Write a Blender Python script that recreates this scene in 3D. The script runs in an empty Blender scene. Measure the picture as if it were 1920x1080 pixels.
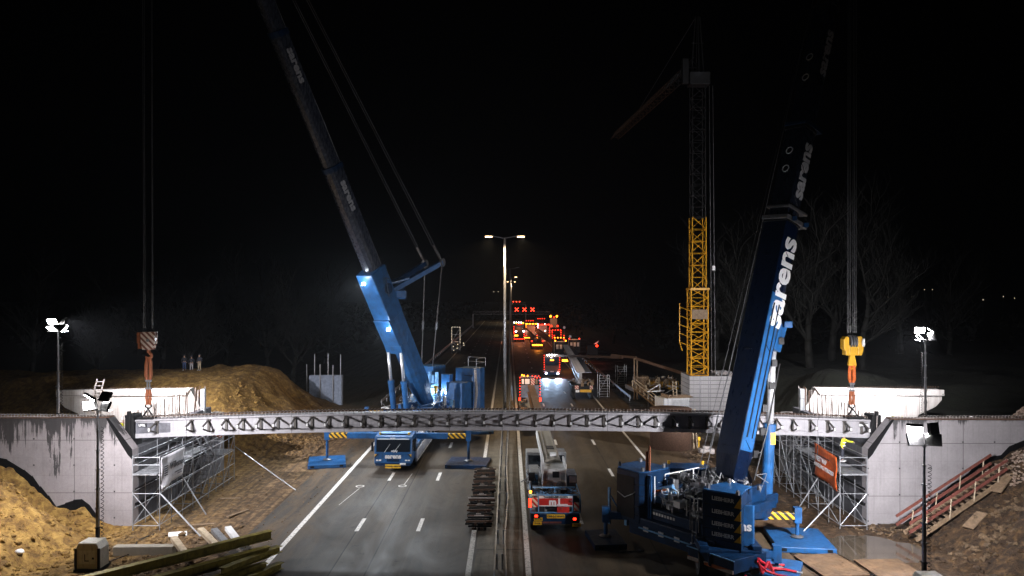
import bpy, bmesh, math, random
from mathutils import Vector, Matrix, noise
V3 = Vector
random.seed(7)
sc = bpy.context.scene
COL = sc.collection
PI = math.pi

# ------------------------------------------------------------------ camera, film
cam = bpy.data.cameras.new("camera"); co = bpy.data.objects.new("camera", cam); COL.objects.link(co)
co.location = (0, 0, 14); co.rotation_euler = (PI/2, 0, 0)
cam.lens = 27.0; cam.sensor_width = 36; cam.shift_x = 7/1920; cam.shift_y = 13/1920
cam.clip_end = 3000; sc.camera = co
sc.view_settings.view_transform = 'Standard'; sc.view_settings.look = 'None'
sc.view_settings.exposure = 0; sc.view_settings.gamma = 1
sc.render.engine = 'CYCLES'
sc.cycles.use_denoising = True
try: sc.cycles.denoiser = 'OPENIMAGEDENOISE'
except Exception: pass
sc.cycles.max_bounces = 5; sc.cycles.diffuse_bounces = 3; sc.cycles.glossy_bounces = 3
sc.cycles.sample_clamp_indirect = 4; sc.cycles.caustics_reflective = False; sc.cycles.caustics_refractive = False
w = bpy.data.worlds.new("World"); sc.world = w; w.use_nodes = True
nt = w.node_tree; bg = nt.nodes['Background']; sky = nt.nodes.new('ShaderNodeTexSky')
sky.sky_type = 'NISHITA'; sky.sun_disc = False; sky.sun_elevation = math.radians(-6); sky.sun_rotation = math.radians(200)
nt.links.new(sky.outputs[0], bg.inputs[0]); bg.inputs[1].default_value = 0.02

# ------------------------------------------------------------------ helpers
def at(px, py, Y):
    return V3(((px-953)*Y/1440, Y, 14-(py-553)*Y/1440))

class MB:
    def __init__(s, T=None): s.v=[]; s.f=[]; s.m=[]; s.T=T or Matrix()
    def add(s, vs, fs, mi=0):
        n=len(s.v); T=s.T
        s.v += [T @ V3(p) for p in vs]
        s.f += [tuple(n+i for i in f) for f in fs]; s.m += [mi]*len(fs); return s
    def box(s, c, d, R=None, mi=0):
        x,y,z=d[0]/2,d[1]/2,d[2]/2; c=V3(c)
        vs=[V3((a*x,b*y,e*z)) for a in(-1,1) for b in(-1,1) for e in(-1,1)]
        if R is not None: vs=[R@p for p in vs]
        return s.add([p+c for p in vs],[(0,1,3,2),(4,6,7,5),(0,4,5,1),(2,3,7,6),(0,2,6,4),(1,5,7,3)],mi)
    def b2(s, x0,x1,y0,y1,z0,z1,mi=0):
        return s.box(((x0+x1)/2,(y0+y1)/2,(z0+z1)/2),(abs(x1-x0),abs(y1-y0),abs(z1-z0)),None,mi)
    def frame(s,p,q,up=(0,0,1)):
        p=V3(p);q=V3(q);u=(q-p).normalized();up=V3(up)
        if abs(u.dot(up.normalized()))>.98: up=V3((0,1,0)) if abs(u.y)<.9 else V3((1,0,0))
        a=u.cross(up).normalized(); b=a.cross(u).normalized(); return p,q,u,a,b
    def beam(s,p,q,w,h=None,up=(0,0,1),mi=0):
        h=h or w; p,q,u,a,b=s.frame(p,q,up)
        vs=[r+a*(i*w/2)+b*(j*h/2) for r in(p,q) for i,j in((-1,-1),(1,-1),(1,1),(-1,1))]
        return s.add(vs,[(0,3,2,1),(4,5,6,7),(0,1,5,4),(1,2,6,5),(2,3,7,6),(3,0,4,7)],mi)
    def tube(s,p,q,r,r2=None,n=6,mi=0,cap=True):
        r2=r if r2 is None else r2; p,q,u,a,b=s.frame(p,q); vs=[]
        for c,R in((p,r),(q,r2)):
            for i in range(n):
                t=2*PI*i/n; vs.append(c+a*(R*math.cos(t))+b*(R*math.sin(t)))
        fs=[(i,(i+1)%n,n+(i+1)%n,n+i) for i in range(n)]
        if cap: fs+=[tuple(range(n-1,-1,-1)),tuple(range(n,2*n))]
        return s.add(vs,fs,mi)
    def path(s,pts,r,n=6,mi=0):
        pts=[V3(p) for p in pts]
        rr=r if isinstance(r,(list,tuple)) else [r]*len(pts)
        for i in range(len(pts)-1): s.tube(pts[i],pts[i+1],rr[i],rr[i+1],n,mi)
        return s
    def extr(s,pts,vec,mi=0):
        n=len(pts);vec=V3(vec);vs=[V3(p) for p in pts]+[V3(p)+vec for p in pts]
        fs=[(i,(i+1)%n,n+(i+1)%n,n+i) for i in range(n)]+[tuple(range(n-1,-1,-1)),tuple(range(n,2*n))]
        return s.add(vs,fs,mi)
    def prof(s,prof,p,q,up=(0,0,1),mi=0,k=1.0):
        """profile (a,b) pairs swept from p to q"""
        p,q,u,a,b=s.frame(p,q,up); n=len(prof)
        vs=[p+a*x+b*y for x,y in prof]+[q+a*x*k+b*y*k for x,y in prof]
        fs=[(i,(i+1)%n,n+(i+1)%n,n+i) for i in range(n)]+[tuple(range(n-1,-1,-1)),tuple(range(n,2*n))]
        return s.add(vs,fs,mi)
    def ball(s,c,r,mi=0,sub=1,sq=(1,1,1)):
        bm=bmesh.new(); bmesh.ops.create_icosphere(bm,subdivisions=sub,radius=1)
        vs=[V3(c)+V3((v.co.x*r*sq[0],v.co.y*r*sq[1],v.co.z*r*sq[2])) for v in bm.verts]
        bm.verts.index_update(); fs=[tuple(v.index for v in f.verts) for f in bm.faces]; bm.free()
        return s.add(vs,fs,mi)
    def mesh(s,name,mats,smooth=False):
        me=bpy.data.meshes.new(name); me.from_pydata([tuple(p) for p in s.v],[],s.f)
        bm=bmesh.new(); bm.from_mesh(me); bmesh.ops.recalc_face_normals(bm,faces=bm.faces); bm.to_mesh(me); bm.free()
        for m in (mats if isinstance(mats,(list,tuple)) else [mats]): me.materials.append(m)
        for p,mi in zip(me.polygons,s.m): p.material_index=mi; p.use_smooth=smooth
        return me
    def build(s,name,mats,parent=None,smooth=False,bevel=0,kind=None):
        o=link(name,s.mesh(name,mats,smooth),parent)
        if bevel:
            b=o.modifiers.new("bevel",'BEVEL'); b.width=bevel; b.segments=2; b.limit_method='ANGLE'; b.angle_limit=.6
        if kind: o['kind']=kind
        return o

def link(name,me,parent=None,loc=None):
    o=bpy.data.objects.new(name,me); COL.objects.link(o)
    if parent: o.parent=parent
    if loc is not None: o.location=loc
    return o
def tag(o,label,cat,group=None):
    o['label']=label; o['category']=cat
    if group: o['group']=group
    return o
def thing(name,label,cat,loc=(0,0,0),rz=0,group=None):
    o=bpy.data.objects.new(name,None); COL.objects.link(o); o.location=loc; o.rotation_euler=(0,0,rz); o.empty_display_size=.3
    return tag(o,label,cat,group)
def dup(root,loc,rz=0,label=None):
    r=root.copy(); COL.objects.link(r); r.location=loc; r.rotation_euler=(0,0,rz)
    if label: r['label']=label
    for ch in list(root.children):
        c=ch.copy(); COL.objects.link(c); c.parent=r
        for g in list(ch.children):
            d=g.copy(); COL.objects.link(d); d.parent=c
    return r
def many(parent,name,me,locs,limit=100,rots=None):
    """the first `limit` copies as parts, the rest as one stuff part"""
    for i,l in enumerate(locs[:limit]):
        o=link(name,me,parent,l)
        if rots: o.rotation_euler=rots[i]
    rest=locs[limit:]
    if rest:
        vs=[];fs=[]
        for l in rest:
            n=len(vs); vs+=[tuple(v.co+V3(l)) for v in me.vertices]; fs+=[tuple(n+i for i in p.vertices) for p in me.polygons]
        m2=bpy.data.meshes.new(name); m2.from_pydata(vs,[],fs)
        for m in me.materials: m2.materials.append(m)
        o=link(name+'_row',m2,parent); o['kind']='stuff'
def text(name,s,size,mat,parent,org,xd,yd,bold=.0,ext=.006,align='CENTER',label=None):
    c=bpy.data.curves.new(name,'FONT'); c.body=s; c.size=size; c.extrude=ext; c.offset=bold; c.align_x=align; c.align_y='CENTER'; c.resolution_u=3
    t=bpy.data.objects.new(name,c); COL.objects.link(t); dg=bpy.context.evaluated_depsgraph_get()
    me=bpy.data.meshes.new_from_object(t.evaluated_get(dg)); bpy.data.objects.remove(t); bpy.data.curves.remove(c)
    me.materials.clear(); me.materials.append(mat)
    xd=V3(xd).normalized(); yd=V3(yd); yd=(yd-xd*yd.dot(xd)).normalized(); zd=xd.cross(yd)
    M=Matrix((xd,yd,zd)).transposed().to_4x4(); M.translation=V3(org); me.transform(M)
    o=link(name,me,parent)
    if label: o['label']=label
    return o
def Tz(loc,dx,dy=None):
    """frame at loc whose local +Y is the horizontal direction d"""
    d=V3((dx,dy,0)).normalized(); x=V3((d.y,-d.x,0))
    M=Matrix((x,d,V3((0,0,1)))).transposed().to_4x4(); M.translation=V3(loc); return M
def area(name,loc,direction,power,size=.35,color=(1,1,1),parent=None,spread=PI):
    l=bpy.data.lights.new(name,'AREA'); l.energy=power; l.size=size; l.color=color; l.spread=spread
    o=link(name,l,parent,loc); o.rotation_euler=V3(direction).to_track_quat('-Z','Y').to_euler(); return o
def spot(name,loc,direction,power,angle=120,blend=.6,color=(1,1,1),parent=None,size=.1):
    l=bpy.data.lights.new(name,'SPOT'); l.energy=power; l.spot_size=math.radians(angle); l.spot_blend=blend; l.color=color; l.shadow_soft_size=size
    o=link(name,l,parent,loc); o.rotation_euler=V3(direction).to_track_quat('-Z','Y').to_euler(); return o
def point(name,loc,power,color=(1,1,1),parent=None,size=.1):
    l=bpy.data.lights.new(name,'POINT'); l.energy=power; l.color=color; l.shadow_soft_size=size
    return link(name,l,parent,loc)

# ------------------------------------------------------------------ materials
def newmat(name):
    m=bpy.data.materials.new(name); m.use_nodes=True; t=m.node_tree; return m,t,t.nodes['Principled BSDF']
def N(t,typ,**k):
    n=t.nodes.new(typ)
    for a,b in k.items(): setattr(n,a,b)
    return n
def ramp(t,src,stops):
    r=N(t,'ShaderNodeValToRGB'); e=r.color_ramp.elements
    e[0].position,e[0].color=stops[0][0],(*stops[0][1],1); e[1].position,e[1].color=stops[-1][0],(*stops[-1][1],1)
    for p,c in stops[1:-1]: x=e.new(p); x.color=(*c,1)
    t.links.new(src,r.inputs[0]); return r
def noisen(t,vec,scale,detail=6,rough=.6,dist=0):
    n=N(t,'ShaderNodeTexNoise'); n.inputs['Scale'].default_value=scale; n.inputs['Detail'].default_value=detail
    n.inputs['Roughness'].default_value=rough; n.inputs['Distortion'].default_value=dist
    if vec is not None: t.links.new(vec,n.inputs['Vector'])
    return n
def mapn(t,vec,scale=(1,1,1),loc=(0,0,0),rot=(0,0,0)):
    m=N(t,'ShaderNodeMapping'); m.inputs['Scale'].default_value=scale; m.inputs['Location'].default_value=loc; m.inputs['Rotation'].default_value=rot
    t.links.new(vec,m.inputs[0]); return m.outputs[0]
def mixc(t,fac,a,b,mode='MIX'):
    m=N(t,'ShaderNodeMix',data_type='RGBA',blend_type=mode)
    if isinstance(fac,(int,float)): m.inputs[0].default_value=fac
    else: t.links.new(fac,m.inputs[0])
    for i,v in((6,a),(7,b)):
        if isinstance(v,tuple): m.inputs[i].default_value=(*v[:3],1)
        else: t.links.new(v,m.inputs[i])
    return m.outputs[2]
def mth(t,op,a,b=None,clamp=False):
    m=N(t,'ShaderNodeMath',operation=op,use_clamp=clamp)
    for i,v in((0,a),(1,b)):
        if v is None: continue
        if isinstance(v,(int,float)): m.inputs[i].default_value=v
        else: t.links.new(v,m.inputs[i])
    return m.outputs[0]
def bumpn(t,p,h,strength=.3,dist=.02):
    b=N(t,'ShaderNodeBump'); b.inputs['Strength'].default_value=strength; b.inputs['Distance'].default_value=dist
    t.links.new(h,b.inputs['Height']); t.links.new(b.outputs[0],p.inputs['Normal'])
def coords(t,kind='Object'): return N(t,'ShaderNodeTexCoord').outputs[kind]
def paint(name,c,rough=.4,metal=0,var=.25,scale=3,dirt=(.03,.025,.02),dirtamt=.35,bump=0,spec=.5):
    m,t,p=newmat(name); v=coords(t)
    a=noisen(t,v,scale); d=noisen(t,mapn(t,v,(1,1,.25)),scale*2.3,8,.7)
    dark=tuple(x*(1-var) for x in c); lite=tuple(min(1,x*(1+var)) for x in c)
    c1=ramp(t,a.outputs[0],[(.3,dark),(.7,lite)]).outputs[0]
    f=ramp(t,d.outputs[0],[(.52,(0,0,0)),(.72,(dirtamt,)*3)]).outputs[0]
    t.links.new(mixc(t,f,c1,dirt),p.inputs['Base Color'])
    r=ramp(t,d.outputs[0],[(.3,(rough*.75,)*3),(.75,(min(1,rough*1.5),)*3)]).outputs[0]
    t.links.new(r,p.inputs['Roughness']); p.inputs['Metallic'].default_value=metal
    p.inputs['Specular IOR Level'].default_value=spec
    if bump: bumpn(t,p,a.outputs[0],bump,.01)
    return m
def emit(name,c,strength):
    m,t,p=newmat(name); p.inputs['Base Color'].default_value=(*c,1)
    v=coords(t); n=noisen(t,v,9,2)
    t.links.new(mixc(t,n.outputs[0],tuple(x*.8 for x in c),c),p.inputs['Emission Color']); p.inputs['Emission Strength'].default_value=strength
    return m

def concrete(name,base=(.30,.285,.285),joints=None,stain=0,topz=6.5,axis='x',rust=0,var=.2):
    m,t,p=newmat(name); v=coords(t); sep=N(t,'ShaderNodeSeparateXYZ'); t.links.new(v,sep.inputs[0])
    big=noisen(t,v,.45,5,.6); fine=noisen(t,v,6,8,.65)
    c=ramp(t,big.outputs[0],[(.3,tuple(x*(1-var) for x in base)),(.7,tuple(x*(1+var) for x in base))]).outputs[0]
    c=mixc(t,.35,c,ramp(t,fine.outputs[0],[(.3,tuple(x*.7 for x in base)),(.7,tuple(x*1.2 for x in base))]).outputs[0])
    # vertical runs of dirty water
    run=noisen(t,mapn(t,v,(3.2,3.2,.16)),1.3,6,.7)
    c=mixc(t,ramp(t,run.outputs[0],[(.53,(0,0,0)),(.68,(.45,)*3)]).outputs[0],c,tuple(x*.55 for x in base))
    if stain:
        d=mth(t,'SUBTRACT',topz,sep.outputs[2])
        n1=noisen(t,mapn(t,v,(.9,.9,.05)),1.1,9,.78,.3)
        n0=noisen(t,mapn(t,v,(1,1,1),(7,3,1)),.33,3,.5)
        n3=noisen(t,v,2.6,8,.75)
        lim=mth(t,'MULTIPLY',mth(t,'POWER',mth(t,'MULTIPLY',n1.outputs[0],mth(t,'ADD',n0.outputs[0],.5)),5.5),stain*20)
        lim=mth(t,'ADD',mth(t,'SUBTRACT',lim,d),mth(t,'MULTIPLY',mth(t,'SUBTRACT',n3.outputs[0],.5),.8))
        f=mth(t,'MULTIPLY',lim,4.5,True)
        c=mixc(t,mth(t,'MULTIPLY',f,.9),c,(.020,.019,.020))
    if rust:
        n2=noisen(t,mapn(t,v,(5,5,.2)),1.5,5,.7)
        c=mixc(t,ramp(t,n2.outputs[0],[(.5,(0,0,0)),(.7,(rust,)*3)]).outputs[0],c,(.12,.055,.03))
    if joints:
        ax=sep.outputs[0] if axis=='x' else sep.outputs[1]
        def line(co,per,off,wd):
            a=mth(t,'MODULO',mth(t,'ADD',co,off+1000*per),per)
            return mth(t,'LESS_THAN',a,wd)
        l=mth(t,'MAXIMUM',line(ax,joints[0],joints[2],.035),line(sep.outputs[2],joints[1],joints[3],.035))
        if joints[0]<20:   # faint board marks and tie holes of the formwork
            l2=mth(t,'MAXIMUM',line(ax,joints[0]/4,joints[2],.02),line(sep.outputs[2],joints[1]/3,joints[3],.02))
            c=mixc(t,mth(t,'MULTIPLY',l2,.28),c,(.08,.075,.075))
            hx=mth(t,'MODULO',mth(t,'ADD',ax,joints[2]+.6+1000*joints[0]/2),joints[0]/2); hz=mth(t,'MODULO',mth(t,'ADD',sep.outputs[2],joints[3]+.5+1000*joints[1]/2),joints[1]/2)
            hh=mth(t,'MULTIPLY',mth(t,'LESS_THAN',mth(t,'ABSOLUTE',mth(t,'SUBTRACT',hx,.6)),.045),mth(t,'LESS_THAN',mth(t,'ABSOLUTE',mth(t,'SUBTRACT',hz,.6)),.045))
            c=mixc(t,hh,c,(.03,.03,.03))
        c=mixc(t,mth(t,'MULTIPLY',l,.75),c,(.05,.045,.045))
    t.links.new(c,p.inputs['Base Color'])
    t.links.new(ramp(t,run.outputs[0],[(.4,(.85,)*3),(.7,(.5,)*3)]).outputs[0],p.inputs['Roughness'])
    bumpn(t,p,fine.outputs[0],.35,.02)
    return m

def asphalt(name,base,tint,wear=True,xs=()):
    m,t,p=newmat(name); v=coords(t)
    f=noisen(t,v,35,4,.7); b=noisen(t,mapn(t,v,(.55,.07,1)),1.0,6,.6); s=noisen(t,mapn(t,v,(2.2,.05,1)),1.0,5,.65)
    c=ramp(t,b.outputs[0],[(.35,base),(.68,tint)]).outputs[0]
    c=mixc(t,.45,c,ramp(t,s.outputs[0],[(.35,tuple(x*.6 for x in base)),(.7,tuple(x*1.35 for x in tint))]).outputs[0])
    c=mixc(t,.3,c,ramp(t,f.outputs[0],[(.3,tuple(x*.4 for x in base)),(.7,tuple(x*1.9 for x in base))]).outputs[0])
    q=noisen(t,mapn(t,v,(.35,.12,1),(3,9,0)),1.0,7,.7,1.5)
    c=mixc(t,ramp(t,q.outputs[0],[(.55,(0,0,0)),(.7,(.28,)*3)]).outputs[0],c,tuple(x*.45 for x in base))
    sep=N(t,'ShaderNodeSeparateXYZ'); t.links.new(v,sep.inputs[0])
    # slab-by-slab tone, wheel tracks, spilled patches
    wv=N(t,'ShaderNodeTexWhiteNoise',noise_dimensions='2D'); cb=N(t,'ShaderNodeCombineXYZ')
    t.links.new(mth(t,'FLOOR',mth(t,'DIVIDE',mth(t,'ADD',sep.outputs[0],1.8),3.6)),cb.inputs[0]); t.links.new(mth(t,'FLOOR',mth(t,'DIVIDE',sep.outputs[1],17)),cb.inputs[1]); t.links.new(cb.outputs[0],wv.inputs[0])
    c=mixc(t,mth(t,'MULTIPLY',wv.outputs[0],.5),c,tuple(x*.55 for x in base))
    wt=mth(t,'ABSOLUTE',mth(t,'SUBTRACT',mth(t,'MODULO',mth(t,'ADD',mth(t,'ADD',sep.outputs[0],mth(t,'MULTIPLY',b.outputs[0],.5)),360),1.8),.9))
    c=mixc(t,ramp(t,wt,[(.25,(.52,)*3),(.6,(0,0,0))]).outputs[0],c,tuple(x*.5 for x in base))
    mud=noisen(t,mapn(t,v,(.9,.16,1),(1,5,0)),1.0,8,.72,.8); edge=mth(t,'MULTIPLY',mth(t,'SUBTRACT',mth(t,'ABSOLUTE',sep.outputs[0]),10.5),.16,True)
    c=mixc(t,mth(t,'MULTIPLY',mth(t,'MULTIPLY',ramp(t,mud.outputs[0],[(.40,(0,0,0)),(.55,(1,1,1))]).outputs[0],mth(t,'ADD',edge,.22)),.9,True),c,(.13,.088,.052))
    spot_=noisen(t,v,.9,5,.8); c=mixc(t,ramp(t,spot_.outputs[0],[(.60,(0,0,0)),(.66,(.6,)*3)]).outputs[0],c,tuple(x*.3 for x in base))
    for x0 in xs:   # sealed longitudinal joints in the surfacing
        wob=mth(t,'MULTIPLY',mth(t,'SUBTRACT',b.outputs[0],.5),.12)
        d=mth(t,'ABSOLUTE',mth(t,'SUBTRACT',mth(t,'ADD',sep.outputs[0],wob),x0))
        c=mixc(t,mth(t,'MULTIPLY',mth(t,'LESS_THAN',d,.035),.85),c,(.008,.008,.008))
    t.links.new(c,p.inputs['Base Color'])
    t.links.new(ramp(t,q.outputs[0],[(.3,(.75,)*3),(.68,(.50,)*3)]).outputs[0],p.inputs['Roughness'])
    p.inputs['Specular IOR Level'].default_value=.22
    bumpn(t,p,f.outputs[0],.5,.008); return m

M={}
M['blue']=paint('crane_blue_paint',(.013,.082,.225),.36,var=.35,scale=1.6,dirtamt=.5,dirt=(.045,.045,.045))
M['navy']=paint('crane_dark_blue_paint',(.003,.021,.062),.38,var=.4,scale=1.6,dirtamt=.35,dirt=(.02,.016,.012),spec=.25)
M['lightblue']=paint('pale_blue_frame_paint',(.14,.33,.58),.4,scale=4)
M['black']=paint('black_steel',(.006,.006,.0065),.5,dirtamt=.15,dirt=(.03,.022,.016),spec=.25)
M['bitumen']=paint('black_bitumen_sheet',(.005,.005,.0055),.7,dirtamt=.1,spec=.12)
M['boomdark']=paint('dark_boom_paint',(.008,.011,.02),.27,var=.3,dirtamt=.1,spec=.45)
M['steel']=paint('grey_steel',(.22,.22,.23),.38,metal=.7,scale=5)
M['galv']=paint('galvanised_tube',(.34,.35,.37),.38,metal=.55,scale=7,var=.3)
M['boomgrey']=paint('steel_grey_boom_paint',(.034,.040,.058),.25,var=.25,dirtamt=.15,spec=.7)
M['deep']=paint('shaded_navy_paint',(.0010,.005,.018),.3,var=.3,dirtamt=.1,spec=.2)  # near-black stands in for shade on the near crane's boom base
M['rope']=paint('greased_wire_rope',(.11,.11,.115),.5,metal=.3)
M['chrome']=paint('polished_cylinder_rod',(.70,.71,.73),.38,metal=.6,dirtamt=.1,var=.05)
M['white']=paint('white_paint',(.62,.62,.62),.4,var=.1,scale=3,dirtamt=.4)
M['letter']=paint('white_lettering',(.75,.75,.75),.5,var=.05,dirtamt=.1)
M['ghost']=paint('grey_lettering',(.5,.5,.52),.5,var=.1,dirtamt=.2)
M['ink']=paint('dark_lettering',(.02,.02,.025),.6,dirtamt=.0)
M['yellow']=paint('yellow_paint',(.62,.33,.015),.42,var=.2,dirtamt=.3)
M['sign']=paint('yellow_plate',(.75,.42,.02),.4,var=.08,dirtamt=.1)
M['tcrane']=paint('tower_crane_yellow',(.62,.30,.012),.45,var=.2,dirtamt=.3)
M['greymast']=paint('weathered_grey_mast',(.018,.018,.019),.55)
M['hivis']=paint('hi_vis_yellow_cloth',(.72,.78,.03),.8,var=.15,scale=8,dirtamt=.1)
M['orange']=paint('orange_sling_cloth',(.55,.11,.015),.7,var=.3,scale=6)
M['rustor']=paint('rust_brown_sling',(.24,.07,.025),.75,var=.3,scale=6)
M['red']=paint('red_paint',(.45,.02,.015),.45)
M['redrail']=paint('red_stained_timber',(.16,.048,.034),.7,var=.3,scale=6)
M['wood']=paint('weathered_timber',(.22,.15,.09),.8,var=.35,scale=5,bump=.3)
M['palewood']=paint('pale_timber',(.45,.36,.25),.75,var=.25,scale=5)
M['rubber']=paint('tyre_rubber',(.012,.012,.012),.75,dirtamt=.3,dirt=(.08,.06,.04))
M['glass']=paint('dark_cab_glass',(.012,.016,.022),.06,var=.2,dirtamt=.0,spec=.9)
M['rust']=paint('rusty_rebar',(.10,.055,.035),.7,metal=.3,var=.4,scale=9)
M['palebar']=paint('pale_dusty_rebar',(.36,.32,.30),.7,var=.4,scale=9)
M['moss']=paint('mossy_steel',(.27,.21,.025),.6,var=.5,scale=2,dirt=(.035,.028,.012),dirtamt=.8)
M['cabinet']=paint('cream_cabinet_paint',(.50,.48,.42),.45,var=.12,dirtamt=.45)
M['skin']=paint('skin',(.45,.27,.19),.6,var=.08,dirtamt=0)
M['cloth_dark']=paint('dark_cloth',(.03,.033,.045),.85)
M['cloth_grey']=paint('pale_trouser_cloth',(.38,.36,.38),.85)
M['cloth_blue']=paint('blue_jeans_cloth',(.06,.10,.22),.85)
M['bark']=paint('winter_bark',(.005,.0048,.003),.9,var=.4,scale=1.5,dirt=(.005,.006,.003),dirtamt=.6,bump=.5)
M['grey']=paint('mid_grey_paint',(.28,.29,.30),.5)
M['greyblue']=paint('blue_grey_panel',(.20,.24,.32),.5)
M['bag']=paint('orange_plastic_sheet',(.50,.10,.03),.45,var=.4,scale=5)
M['stripe']=None
def striped(name,a,b,per=.5,rough=.45,axis=(1,0,1)):
    m,t,p=newmat(name); v=coords(t); sep=N(t,'ShaderNodeSeparateXYZ'); t.links.new(v,sep.inputs[0])
    s=None
    for i,k in enumerate(axis):
        if k: 
            q=mth(t,'MULTIPLY',sep.outputs[i],k); s=q if s is None else mth(t,'ADD',s,q)
    f=mth(t,'LESS_THAN',mth(t,'MODULO',mth(t,'ADD',s,1000*per),per),per/2)
    n=noisen(t,v,5,6,.7); c=mixc(t,f,a,b)
    c=mixc(t,ramp(t,n.outputs[0],[(.5,(0,0,0)),(.75,(.5,)*3)]).outputs[0],c,(.04,.03,.02))
    t.links.new(c,p.inputs['Base Color']); p.inputs['Roughness'].default_value=rough; return m
M['stripe']=striped('yellow_black_warning_stripes',(.02,.02,.02),(.68,.38,.02),.42)
M['hookstripe']=striped('white_brown_stripes',(.62,.52,.46),(.16,.05,.03),.36)
M['rwstripe']=striped('red_white_warning_stripes',(.5,.03,.02),(.65,.6,.5),.34)
M['owstripe']=striped('orange_white_ballast_stripes',(.42,.10,.02),(.42,.36,.32),.5,axis=(1,1,1))
M['lamp']=emit('floodlight_lens',(1,.98,.95),160)
M['lampsmall']=emit('work_lamp_lens',(.85,.92,1),22)
M['sodium']=emit('street_lamp_lens',(1,.62,.30),22)
M['Lred']=emit('red_marker_lamp',(1,.03,.01),6)
M['Lor']=emit('amber_beacon',(1,.28,.015),10)
M['Lwh']=emit('white_head_lamp',(.9,.93,1),30)
M['Lx']=emit('red_lane_signal',(1,.05,.02),7)
M['far']=emit('far_lamp',(1,.85,.6),1.2)
M['asphL']=asphalt('left_carriageway_asphalt',(.070,.063,.056),(.115,.097,.078),xs=(-7.2,-9.0,-12.75))
M['asphR']=asphalt('right_carriageway_asphalt',(.060,.045,.028),(.100,.075,.044),xs=(8.1,1.25))
def marking():
    m,t,p=newmat('worn_road_paint'); v=coords(t); n=noisen(t,v,6,8,.75)
    t.links.new(ramp(t,n.outputs[0],[(.36,(.14,.13,.12)),(.50,(.78,.75,.70))]).outputs[0],p.inputs['Base Color']); p.inputs['Roughness'].default_value=.6; return m
M['mark']=marking()
M['medianc']=concrete('median_paving',(.20,.165,.115),joints=(50,6.0,0,0),var=.3)
def medianmat():
    m,t,p=newmat('median_concrete_strip'); v=coords(t); sep=N(t,'ShaderNodeSeparateXYZ'); t.links.new(v,sep.inputs[0])
    n=noisen(t,v,1.2,7,.65); n2=noisen(t,mapn(t,v,(3,.3,1)),1.5,6,.7)
    c=ramp(t,n.outputs[0],[(.3,(.10,.085,.06)),(.7,(.21,.175,.125))]).outputs[0]
    c=mixc(t,ramp(t,n2.outputs[0],[(.5,(0,0,0)),(.7,(.6,)*3)]).outputs[0],c,(.05,.042,.032))
    l=mth(t,'LESS_THAN',mth(t,'MODULO',mth(t,'ADD',sep.outputs[1],600),6),.07)
    t.links.new(mixc(t,l,c,(.03,.027,.02)),p.inputs['Base Color']); p.inputs['Roughness'].default_value=.8; bumpn(t,p,n.outputs[0],.3,.02); return m
M['median']=medianmat()
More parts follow.
